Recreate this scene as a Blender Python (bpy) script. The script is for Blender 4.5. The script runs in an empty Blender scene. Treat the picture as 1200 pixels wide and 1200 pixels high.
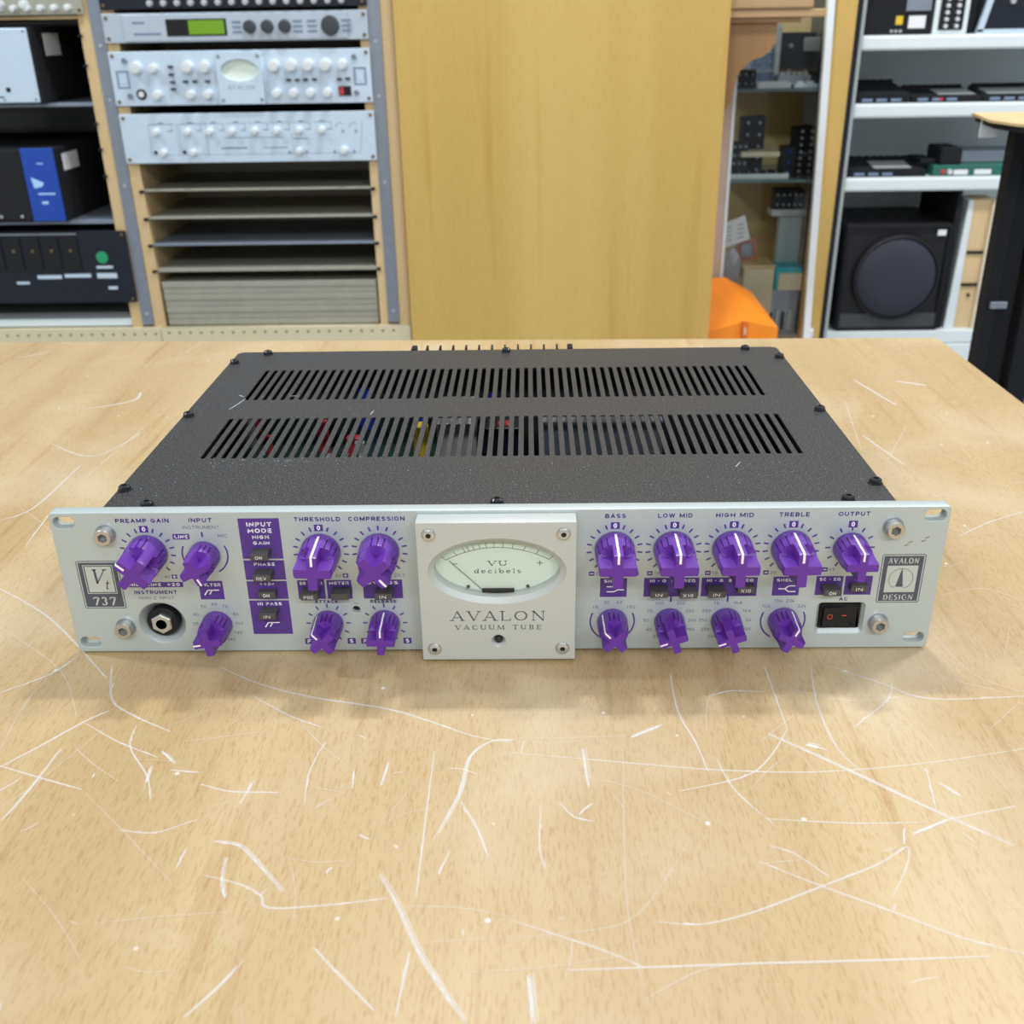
import bpy, bmesh, math, random
from mathutils import Matrix, Vector
random.seed(7)
S = 0.001                      # all lengths below are millimetres
PI = math.pi
sc = bpy.context.scene
C = sc.collection

# ------------------------------------------------------------------ camera
CX, CY, CZ = 18.07, -488.8, 320.2
PITCH, YAW, ROLL, FPX = 0.4455, -0.0198, -0.0165, 1191.0
_cp, _sp, _cy, _sy = math.cos(PITCH), math.sin(PITCH), math.cos(YAW), math.sin(YAW)
_f = Vector((_sy*_cp, _cy*_cp, -_sp)); _r0 = Vector((_cy, -_sy, 0)); _u0 = _r0.cross(_f)
_r = _r0*math.cos(ROLL) + _u0*math.sin(ROLL); _u = -_r0*math.sin(ROLL) + _u0*math.cos(ROLL)
cam = bpy.data.cameras.new('camera'); cam.sensor_width = 36; cam.lens = FPX/1200*36
cam.clip_start = 0.02; cam.clip_end = 50
cam.dof.use_dof = True; cam.dof.focus_distance = 0.61; cam.dof.aperture_fstop = 13
camo = bpy.data.objects.new('camera', cam); C.objects.link(camo)
M4 = Matrix((( _r.x, _u.x, -_f.x, CX*S), (_r.y, _u.y, -_f.y, CY*S), (_r.z, _u.z, -_f.z, CZ*S), (0, 0, 0, 1)))
camo.matrix_world = M4
sc.camera = camo
def ray(px, py): return _f + _r*((px-600)/FPX) - _u*((py-600)/FPX)
def PY(px, py, Y):            # photograph point -> place in the room on the upright plane y=Y
    d = ray(px, py); t = (Y-CY)/d.y; return Vector((CX, CY, CZ)) + d*t
def PZ(px, py, Z):            # photograph point -> place on the level plane z=Z
    d = ray(px, py); t = (Z-CZ)/d.z; return Vector((CX, CY, CZ)) + d*t

# ------------------------------------------------------------------ world and lamps
w = bpy.data.worlds.new('world'); sc.world = w; w.use_nodes = True
w.node_tree.nodes['Background'].inputs[0].default_value = (0.86, 0.93, 1.0, 1)
w.node_tree.nodes['Background'].inputs[1].default_value = 0.47
sc.view_settings.view_transform = 'Standard'; sc.view_settings.look = 'None'
sc.view_settings.exposure = 0.0; sc.view_settings.gamma = 1; sc.view_settings.use_curve_mapping = False
def lamp(x, y, z, sx, sy, e, col=(0.98, 0.99, 1), tilt=0):
    l = bpy.data.lights.new('ceiling_and_fill_lamp', 'AREA'); l.shape = 'RECTANGLE'; l.size = sx*S; l.size_y = sy*S
    l.energy = e; l.color = col
    o = bpy.data.objects.new('ceiling_and_fill_lamp', l); o.location = (x*S, y*S, z*S); C.objects.link(o)
lamp(60, 900, 1900, 220, 90, 22)
lamp(300, -900, 1900, 500, 120, 4)
lamp(-1700, 350, 1900, 300, 120, 27, (0.82, 0.94, 1))
lamp(1500, 950, 1900, 500, 200, 33, (1, 0.97, 0.92))
lamp(0, -2300, 1900, 1200, 300, 42)  # this and the next two: fill lamps added to reach into the shelves
lamp(-1300, -2300, 1900, 1200, 300, 26)
lamp(1500, -2300, 1900, 1200, 300, 52)

# ------------------------------------------------------------------ materials
MATS = {}
def mat(name, col, rough=0.5, metal=0.0, spec=0.5, bump=0.0, scale=200.0, var=0.0, stretch=(1, 1, 1), emit=0.0, alpha=1.0, coat=0.0):
    if name in MATS: return MATS[name]
    m = bpy.data.materials.new(name); m.use_nodes = True; nt = m.node_tree; b = nt.nodes['Principled BSDF']
    b.inputs['Base Color'].default_value = (*col, 1); b.inputs['Roughness'].default_value = rough
    b.inputs['Metallic'].default_value = metal; b.inputs['Specular IOR Level'].default_value = spec
    b.inputs['Coat Weight'].default_value = coat
    if emit: b.inputs['Emission Color'].default_value = (*col, 1); b.inputs['Emission Strength'].default_value = emit
    if alpha < 1: b.inputs['Alpha'].default_value = alpha
    if bump or var:
        tc = nt.nodes.new('ShaderNodeTexCoord'); mp = nt.nodes.new('ShaderNodeMapping')
        mp.inputs['Scale'].default_value = stretch
        nz = nt.nodes.new('ShaderNodeTexNoise'); nz.inputs['Scale'].default_value = scale; nz.inputs['Detail'].default_value = 4
        nt.links.new(tc.outputs['Object'], mp.inputs[0]); nt.links.new(mp.outputs[0], nz.inputs['Vector'])
        if var:
            mx = nt.nodes.new('ShaderNodeMix'); mx.data_type = 'RGBA'
            mx.inputs[6].default_value = (*[c*(1-var) for c in col], 1); mx.inputs[7].default_value = (*[min(1, c*(1+var)) for c in col], 1)
            nt.links.new(nz.outputs['Fac'], mx.inputs[0]); nt.links.new(mx.outputs[2], b.inputs['Base Color'])
        if bump:
            bp = nt.nodes.new('ShaderNodeBump'); bp.inputs['Strength'].default_value = bump; bp.inputs['Distance'].default_value = 0.0005
            nt.links.new(nz.outputs['Fac'], bp.inputs['Height']); nt.links.new(bp.outputs[0], b.inputs['Normal'])
    MATS[name] = m; return m

def wood(name, c0, c1, c2, axis=1, rough=0.4, wear=False, sc_=1.0):
    m = bpy.data.materials.new(name); m.use_nodes = True; nt = m.node_tree; N = nt.nodes; L = nt.links; b = N['Principled BSDF']
    b.inputs['Roughness'].default_value = rough
    tc = N.new('ShaderNodeTexCoord')
    def noise(s, stretch, detail=4, rot=0.0, dist=0.0):
        mp = N.new('ShaderNodeMapping'); mp.inputs['Scale'].default_value = stretch; mp.inputs['Rotation'].default_value = (0, 0, rot)
        n = N.new('ShaderNodeTexNoise'); n.inputs['Scale'].default_value = s*sc_; n.inputs['Detail'].default_value = detail
        n.inputs['Distortion'].default_value = dist
        L.new(tc.outputs['Object'], mp.inputs[0]); L.new(mp.outputs[0], n.inputs['Vector']); return n
    def ramp(src, p0, p1, a, c):
        r = N.new('ShaderNodeValToRGB'); r.color_ramp.elements[0].position = p0; r.color_ramp.elements[1].position = p1
        r.color_ramp.elements[0].color = (*a, 1); r.color_ramp.elements[1].color = (*c, 1); L.new(src, r.inputs[0]); return r
    long = [1, 1, 1]; long[axis] = 0.045
    fleck = [1, 1, 1]; fleck[axis] = 0.13
    rot = 0.06 if wear else 0.0
    big = noise(9, long, 3, rot, 0.6); r1 = ramp(big.outputs['Fac'], 0.38, 0.66, c1, c0)
    fl = noise(1450 if wear else 620, (fleck if not wear else (1, .12, 1)), 2, rot); r2 = ramp(fl.outputs['Fac'], 0.33, 0.47, (0.80, 0.68, 0.52) if wear else (.94, .91, .87), (1, 1, 1))
    m1 = N.new('ShaderNodeMix'); m1.data_type = 'RGBA'; m1.blend_type = 'MULTIPLY'; m1.inputs[0].default_value = 0.75
    L.new(r1.outputs[0], m1.inputs[6]); L.new(r2.outputs[0], m1.inputs[7])
    st = noise(110 if wear else 60, long, 5, rot); r3 = ramp(st.outputs['Fac'], 0.28, 0.42, c2, (1, 1, 1))
    m2 = N.new('ShaderNodeMix'); m2.data_type = 'RGBA'; m2.blend_type = 'MULTIPLY'; m2.inputs[0].default_value = 0.55
    L.new(m1.outputs[2], m2.inputs[6]); L.new(r3.outputs[0], m2.inputs[7])
    out = m2.outputs[2]
    if wear:
        cl = noise(7, (1, 1, 1), 5, 0, 0.4); r4 = ramp(cl.outputs['Fac'], 0.47, 0.72, (0, 0, 0), (0.34, 0.34, 0.34))
        m3 = N.new('ShaderNodeMix'); m3.data_type = 'RGBA'; m3.inputs[7].default_value = (0.60, 0.55, 0.42, 1)
        L.new(r4.outputs[0], m3.inputs[0]); L.new(out, m3.inputs[6]); out = m3.outputs[2]
        # small pale nicks
        vo = N.new('ShaderNodeTexVoronoi'); vo.inputs['Scale'].default_value = 34; vo.inputs['Randomness'].default_value = 1
        L.new(tc.outputs['Object'], vo.inputs['Vector']); r5 = ramp(vo.outputs['Distance'], 0.02, 0.05, (0.7, 0.7, 0.7), (0, 0, 0))
        m4 = N.new('ShaderNodeMix'); m4.data_type = 'RGBA'; m4.inputs[7].default_value = (0.78, 0.78, 0.76, 1)
        L.new(r5.outputs[0], m4.inputs[0]); L.new(out, m4.inputs[6]); out = m4.outputs[2]
        rr = ramp(cl.outputs['Fac'], 0.3, 0.7, (rough, rough, rough), (rough+.2, rough+.2, rough+.2)); L.new(rr.outputs[0], b.inputs['Roughness'])
        bp = N.new('ShaderNodeBump'); bp.inputs['Strength'].default_value = 0.15; bp.inputs['Distance'].default_value = 0.0003
        L.new(fl.outputs['Fac'], bp.inputs['Height']); L.new(bp.outputs[0], b.inputs['Normal'])
    L.new(out, b.inputs['Base Color']); MATS[name] = m; return m

M_TABLE = wood('beech_table', (0.485, 0.368, 0.195), (0.41, 0.292, 0.140), (0.76, 0.60, 0.42), 1, 0.36, True)
M_PANEL = wood('oak_panel', (0.575, 0.39, 0.12), (0.52, 0.34, 0.09), (0.85, 0.72, 0.5), 2, 0.42, False, 0.6)
M_LEDGE = wood('ledge_wood', (0.44, 0.30, 0.15), (0.39, 0.25, 0.12), (0.85, 0.75, 0.6), 0, 0.5)
M_PINE = wood('pine', (0.66, 0.50, 0.28), (0.56, 0.41, 0.21), (0.85, 0.75, 0.6), 2, 0.55)
M_BROWN = wood('brown_wood', (0.29, 0.165, 0.062), (0.25, 0.135, 0.05), (0.8, 0.7, 0.6), 2, 0.45)
M_ALU = mat('satin_aluminium', (0.46, 0.52, 0.52), 0.42, 0.3, bump=0.12, scale=900, var=0.035)
M_ALU_EDGE = mat('machined_aluminium', (0.78, 0.82, 0.86), 0.3, 0.6, bump=0.05, scale=500, stretch=(0.05, 1, 1))
M_PLATE = mat('champagne_aluminium', (0.50, 0.525, 0.505), 0.42, 0.25, bump=0.10, scale=1200, var=0.03)
M_STEEL = mat('bright_steel', (0.60, 0.61, 0.60), 0.27, 0.8)
M_SOCK = mat('brushed_screw', (0.55, 0.54, 0.50), 0.33, 0.9)
M_RAILD = mat('dim_steel', (0.16, 0.17, 0.18), 0.5, 0.5)
M_RAILST = mat('grey_steel', (0.30, 0.34, 0.40), 0.38, 0.7, bump=0.1, scale=60, var=0.12)
M_BLACKM = mat('black_powder_coat', (0.030, 0.031, 0.034), 0.46, 0.0, 0.42, bump=1.0, scale=1100, var=0.7)
def speckle():
    m = mat('black_powder_coat_specks', (0.030, 0.030, 0.032), 0.44, 0.0, 0.45); nt = m.node_tree; N = nt.nodes; L_ = nt.links; b = N['Principled BSDF']
    tc = N.new('ShaderNodeTexCoord'); v = N.new('ShaderNodeTexNoise'); v.inputs['Scale'].default_value = 1000; v.inputs['Detail'].default_value = 1
    r = N.new('ShaderNodeValToRGB'); e = r.color_ramp.elements; e[0].position = .40; e[0].color = (.018, .018, .020, 1); e[1].position = .72; e[1].color = (.11, .105, .10, 1)  # lighter specks in the colour stand in for sparkle on the rough coat
    m_ = e.new(.58); m_.color = (.034, .033, .034, 1)
    L_.new(tc.outputs['Object'], v.inputs['Vector']); L_.new(v.outputs['Fac'], r.inputs[0]); L_.new(r.outputs[0], b.inputs['Base Color'])
    bp = N.new('ShaderNodeBump'); bp.inputs['Strength'].default_value = 0.5; bp.inputs['Distance'].default_value = 0.0004
    L_.new(v.outputs['Fac'], bp.inputs['Height']); L_.new(bp.outputs[0], b.inputs['Normal']); return m
M_COVER = speckle()
M_SCREW = mat('black_screw', (0.02, 0.022, 0.026), 0.22, 0.3, 0.7)
M_PURP = mat('purple_plastic', (0.105, 0.023, 0.285), 0.34, 0.0, 0.5, bump=0.05, scale=700, var=0.10)
M_GROOVE_SHADE = mat('groove_shade_purple', (0.025, 0.006, 0.08), 0.6)  # darker copy of the knob purple, shade painted into the grooves
M_INKP = mat('purple_ink', (0.075, 0.03, 0.22), 0.5)
M_INKK = mat('grey_ink', (0.065, 0.075, 0.10), 0.5)
M_INKG = mat('thin_grey_ink', (0.12, 0.09, 0.22), 0.5)
M_WHITE = mat('white_ink', (0.82, 0.80, 0.84), 0.45)
M_PANELINK = mat('bare_print', (0.50, 0.54, 0.53), 0.45, 0.3)
M_BTN = mat('charcoal_button', (0.06, 0.058, 0.055), 0.42, bump=0.05, scale=900, var=0.1)
M_BLK = mat('black_plastic', (0.010, 0.010, 0.012), 0.45, 0, 0.3, bump=0.03, scale=300)
M_MATTE = mat('matte_black', (0.012, 0.013, 0.016), 0.8, 0, 0.2, bump=0.05, scale=100)
M_DARK = mat('dark_navy_metal', (0.008, 0.011, 0.02), 0.45, 0.0, 0.35, bump=0.03, scale=60, var=0.2)
M_FACE = mat('meter_face', (0.70, 0.77, 0.68), 0.6, var=0.02, scale=40, bump=0.01)
M_NEEDLE = mat('needle_grey', (0.06, 0.06, 0.06), 0.4)
M_PCB = mat('circuit_green', (0.008, 0.04, 0.028), 0.4, var=0.4, scale=300)
M_BLUEP = mat('blue_part', (0.02, 0.06, 0.5), 0.35, var=0.1)
M_YEL = mat('yellow_part', (0.7, 0.5, 0.03), 0.4)
M_RED = mat('red_part', (0.55, 0.03, 0.05), 0.4)
M_LGREY = mat('light_grey_part', (0.45, 0.48, 0.5), 0.4, 0.3)
M_DEVW = mat('silver_white_metal', (0.58, 0.69, 0.81), 0.36, 0.3, bump=0.03, scale=80, var=0.04)
M_DEVS = mat('silver_grey_metal', (0.47, 0.54, 0.62), 0.36, 0.3, bump=0.03, scale=80, var=0.04)
M_KNW = mat('pale_silver_knob', (0.78, 0.82, 0.86), 0.28, 0.4)
M_KND = mat('dark_grey_knob', (0.035, 0.04, 0.05), 0.45)
M_LCD = mat('green_display', (0.14, 0.28, 0.01), 0.35, emit=0.12, var=0.08, scale=30)
M_MARK = mat('blue_grey_marks', (0.16, 0.22, 0.32), 0.5)
M_BKB = mat('warm_grey_back', (0.55, 0.50, 0.40), 0.7, var=.06, scale=8)
M_SHELFW = mat('white_shelf', (0.66, 0.73, 0.76), 0.4, var=0.02, scale=10)
M_GREYBK = mat('grey_back_panel', (0.72, 0.76, 0.76), 0.6, var=0.05, scale=12)
M_SHEET = mat('grey_sheet_metal', (0.38, 0.37, 0.31), 0.42, 0.4, bump=0.1, scale=40, var=0.15)
M_BLUEC = mat('blue_case', (0.01, 0.06, 0.36), 0.35, var=0.05, scale=20)
M_ORANGE = mat('orange_plastic', (0.95, 0.27, 0.012), 0.42, bump=0.05, scale=100, var=0.05)
M_CREAM = mat('cream_card', (0.62, 0.55, 0.40), 0.6, var=0.06, scale=20)
M_TEAL = mat('teal_plastic', (0.02, 0.35, 0.42), 0.4, var=0.05)
M_PAPER = mat('white_paper', (0.72, 0.74, 0.78), 0.7, var=0.03, scale=30)
M_BLUEGREY = mat('blue_grey_plastic', (0.16, 0.22, 0.36), 0.4, var=0.2, scale=30)
M_CLEARP = mat('milky_plastic', (0.45, 0.55, 0.60), 0.3, alpha=0.75)
M_GREEN = mat('green_panel', (0.02, 0.13, 0.10), 0.4, var=0.1, scale=30)
M_CONE = mat('speaker_cloth', (0.025, 0.027, 0.045), 0.8, bump=0.3, scale=300, var=0.2)
M_GOLD = mat('brass_screw', (0.25, 0.18, 0.10), 0.35, 0.8)
M_FLOOR = mat('floor_tile', (0.55, 0.57, 0.58), 0.35, var=0.05, scale=3)
M_WALL = mat('wall_paint', (0.62, 0.60, 0.55), 0.7, bump=0.02, scale=60, var=0.03)
M_PLINTH = mat('pale_plinth', (0.58, 0.52, 0.36), 0.5, var=0.05, scale=20)
M_SCR = mat('scratched_lacquer', (0.80, 0.81, 0.80), 0.6, alpha=0.46)
M_SCR2 = mat('faint_scratch', (0.74, 0.72, 0.66), 0.6, alpha=0.30)
def glass_mat():
    m = bpy.data.materials.new('clear_glass'); m.use_nodes = True; nt = m.node_tree; nt.nodes.clear()
    o = nt.nodes.new('ShaderNodeOutputMaterial'); mx = nt.nodes.new('ShaderNodeMixShader'); t = nt.nodes.new('ShaderNodeBsdfTransparent'); g = nt.nodes.new('ShaderNodeBsdfGlossy')
    lw = nt.nodes.new('ShaderNodeFresnel'); lw.inputs[0].default_value = 1.3
    t.inputs[0].default_value = (0.95, 0.97, 0.96, 1); g.inputs['Roughness'].default_value = 0.02
    nt.links.new(lw.outputs[0], mx.inputs[0]); nt.links.new(t.outputs[0], mx.inputs[1]); nt.links.new(g.outputs[0], mx.inputs[2]); nt.links.new(mx.outputs[0], o.inputs[0]); return m
M_GLASS = glass_mat()

# ------------------------------------------------------------------ mesh helpers (millimetres)
class MB:
    def __init__(s): s.v = []; s.f = []
    def add(s, vs, fs):
        n = len(s.v); s.v += [tuple(v) for v in vs]; s.f += [tuple(i+n for i in f) for f in fs]; return s
    def box(s, x0, x1, y0, y1, z0, z1, b=0.0):
        if x0 > x1: x0, x1 = x1, x0
        if y0 > y1: y0, y1 = y1, y0
        if z0 > z1: z0, z1 = z1, z0
        if b <= 0:
            return s.add([(x, y, z) for z in (z0, z1) for y in (y0, y1) for x in (x0, x1)],
                         [(0, 2, 3, 1), (4, 5, 7, 6), (0, 1, 5, 4), (2, 6, 7, 3), (0, 4, 6, 2), (1, 3, 7, 5)])
        bm = bmesh.new(); bmesh.ops.create_cube(bm, size=1)
        for v in bm.verts: v.co = ((x0+x1)/2+v.co.x*(x1-x0), (y0+y1)/2+v.co.y*(y1-y0), (z0+z1)/2+v.co.z*(z1-z0))
        bmesh.ops.bevel(bm, geom=list(bm.edges), offset=b, segments=2, affect='EDGES', profile=0.5)
        bm.verts.index_update(); s.add([v.co[:] for v in bm.verts], [[v.index for v in f.verts] for f in bm.faces]); bm.free(); return s
    def lathe(s, cx, cz, prof, n=32, cap0=True, cap1=True, y=0.0, sx=1.0, sz=1.0):   # axis along y; prof = [(r, y)...]
        vs = []; fs = []
        for r, yy in prof:
            for i in range(n):
                a = 2*PI*i/n; vs.append((cx+r*sx*math.sin(a), y+yy, cz+r*sz*math.cos(a)))
        for k in range(len(prof)-1):
            for i in range(n):
                j = (i+1) % n; fs.append((k*n+i, k*n+j, (k+1)*n+j, (k+1)*n+i))
        if cap0: fs.append(tuple(range(n))[::-1])
        if cap1: fs.append(tuple((len(prof)-1)*n+i for i in range(n)))
        return s.add(vs, fs)
    def lathez(s, cx, cy, prof, n=24):                   # axis along z; prof = [(r, z)...]
        vs = []; fs = []
        for r, zz in prof:
            for i in range(n):
                a = 2*PI*i/n; vs.append((cx+r*math.cos(a), cy+r*math.sin(a), zz))
        for k in range(len(prof)-1):
            for i in range(n):
                j = (i+1) % n; fs.append((k*n+i, k*n+j, (k+1)*n+j, (k+1)*n+i))
        fs.append(tuple(range(n))[::-1]); fs.append(tuple((len(prof)-1)*n+i for i in range(n)))
        return s.add(vs, fs)
    def tube(s, pts, r, n=8):
        pts = [Vector(p) for p in pts]; vs = []; fs = []
        for k, p in enumerate(pts):
            t = (pts[min(k+1, len(pts)-1)]-pts[max(k-1, 0)]).normalized()
            a = t.cross(Vector((0, 0, 1)) if abs(t.z) < 0.9 else Vector((1, 0, 0))).normalized(); b = t.cross(a)
            for i in range(n):
                q = 2*PI*i/n; vs.append(p+a*r*math.cos(q)+b*r*math.sin(q))
        for k in range(len(pts)-1):
            for i in range(n):
                j = (i+1) % n; fs.append((k*n+i, k*n+j, (k+1)*n+j, (k+1)*n+i))
        fs.append(tuple(range(n))[::-1]); fs.append(tuple((len(pts)-1)*n+i for i in range(n)))
        return s.add(vs, fs)
    def prism(s, poly, y0, y1):                          # polygon in xz, extruded along y
        n = len(poly)
        return s.add([(x, y0, z) for x, z in poly]+[(x, y1, z) for x, z in poly],
                     [tuple(range(n)), tuple(range(2*n-1, n-1, -1))]+[(i, (i+1) % n, n+(i+1) % n, n+i) for i in range(n)])
    def flat(s, poly, y):                                # flat print facing the viewer's side (-y)
        return s.add([(x, y, z) for x, z in poly], [tuple(range(len(poly)))])
    def bar(s, x0, z0, x1, z1, w, y):
        dx, dz = x1-x0, z1-z0; l = math.hypot(dx, dz) or 1; nx, nz = -dz/l*w/2, dx/l*w/2
        return s.flat([(x0+nx, z0+nz), (x1+nx, z1+nz), (x1-nx, z1-nz), (x0-nx, z0-nz)], y)
    def rect(s, x0, x1, z0, z1, y, r=0.0):
        return s.flat(rrect(x0, x1, z0, z1, r), y)
    def frame(s, x0, x1, z0, z1, w, y, r=0.0):
        a = rrect(x0, x1, z0, z1, r); b = rrect(x0+w, x1-w, z0+w, z1-w, max(r-w, 0) if r else 0)
        n = len(a); return s.add([(x, y, z) for x, z in a+b], [(i, (i+1) % n, n+(i+1) % n, n+i) for i in range(n)])
    def arc(s, cx, cz, rx, rz, a0, a1, w, y, n=24, w2=None):      # angles in degrees clockwise from up
        vs = []; 
        for k in range(n+1):
            a = math.radians(a0+(a1-a0)*k/n)
            ww = w if w2 is None else w+(w2-w)*abs(math.sin(a))**1.5
            vs += [(cx+(rx-ww/2)*math.sin(a), y, cz+(rz-ww/2)*math.cos(a)), (cx+(rx+ww/2)*math.sin(a), y, cz+(rz+ww/2)*math.cos(a))]
        return s.add(vs, [(2*k, 2*k+1, 2*k+3, 2*k+2) for k in range(n)])
    def mesh(s, name):
        me = bpy.data.meshes.new(name); me.from_pydata([(x*S, y*S, z*S) for x, y, z in s.v], [], s.f); me.validate(); me.update(); return me
    def build(s, name, m, parent=None, smooth=False, loc=None, label=None):
        return link(name, s.mesh(name), m, parent, smooth, loc, label)
def rrect(x0, x1, z0, z1, r=0.0, n=5):
    if r <= 0: return [(x0, z0), (x1, z0), (x1, z1), (x0, z1)]
    p = []
    for cx, cz, a0 in ((x1-r, z0+r, -90), (x1-r, z1-r, 0), (x0+r, z1-r, 90), (x0+r, z0+r, 180)):
        for k in range(n+1):
            a = math.radians(a0+90*k/n); p.append((cx+r*math.cos(a), cz+r*math.sin(a)))
    return p
def circ(cx, cz, rx, rz=None, n=40):
    rz = rz or rx; return [(cx+rx*math.cos(2*PI*i/n), cz+rz*math.sin(2*PI*i/n)) for i in range(n)]
def fixn(me):
    bm = bmesh.new(); bm.from_mesh(me); bmesh.ops.recalc_face_normals(bm, faces=bm.faces); bm.to_mesh(me); bm.free()
WORLDLOC = {}
def link(name, me, m, parent=None, smooth=False, loc=None, label=None):
    o = bpy.data.objects.new(name, me)
    if m and not me.materials: me.materials.append(m)
    fixn(me)
    if smooth:
        for f in me.polygons: f.use_smooth = True
        me.set_sharp_from_angle(angle=math.radians(35))
    C.objects.link(o)
    wl = Vector((loc[0]*S, loc[1]*S, loc[2]*S)) if loc is not None else Vector((0, 0, 0))
    WORLDLOC[o.name] = wl
    if parent: o.parent = parent; o.location = wl-WORLDLOC[parent.name]
    else: o.location = wl
    if label: o['label'] = label
    return o
def thing(name, label, cat, loc, group=None):
    o = bpy.data.objects.new(name, None); o.empty_display_size = 0.02; C.objects.link(o)
    o.location = (loc[0]*S, loc[1]*S, loc[2]*S); WORLDLOC[o.name] = Vector(o.location)
    o['label'] = label; o['category'] = cat
    if group: o['group'] = group
    return o
def tag(o, label, cat, group=None):
    o['label'] = label; o['category'] = cat
    if group: o['group'] = group
    return o
def curve_plate(outer, holes, thick, bev=0.0):           # filled outline with holes -> raw verts (x, z, depth) and faces
    cu = bpy.data.curves.new('tmp', 'CURVE'); cu.dimensions = '2D'; cu.fill_mode = 'BOTH'
    cu.extrude = thick*S/2-bev*S; cu.bevel_depth = bev*S; cu.bevel_resolution = 1; cu.offset = -bev*S
    for pl in [outer]+holes:
        sp = cu.splines.new('POLY'); sp.points.add(len(pl)-1); sp.use_cyclic_u = True
        for i, (x, z) in enumerate(pl): sp.points[i].co = (x*S, z*S, 0, 1)
    o = bpy.data.objects.new('tmp', cu); C.objects.link(o); bpy.context.view_layer.update()
    me = bpy.data.meshes.new_from_object(o); bpy.data.objects.remove(o); bpy.data.curves.remove(cu)
    return me
def plate_y(outer, holes, y0, y1, bev=0.0):              # upright plate, outline in xz
    me = curve_plate(outer, holes, y1-y0, bev)
    for v in me.vertices: x, z, d = v.co; v.co = (x, (y0+y1)/2*S - d, z)
    return me
def plate_z(outer, holes, z0, z1, bev=0.0):              # level plate, outline in xy
    me = curve_plate(outer, holes, z1-z0, bev)
    for v in me.vertices: v.co.z += (z0+z1)/2*S
    return me
def _l(*a): return ('l',)+a
def _a(*a): return ('a',)+a
_P = [_l(0, 0, 0, 1), _l(0, 1, .65, 1), _l(0, .45, .65, .45), _a(.65, .725, .35, .275, 0, 180)]
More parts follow.
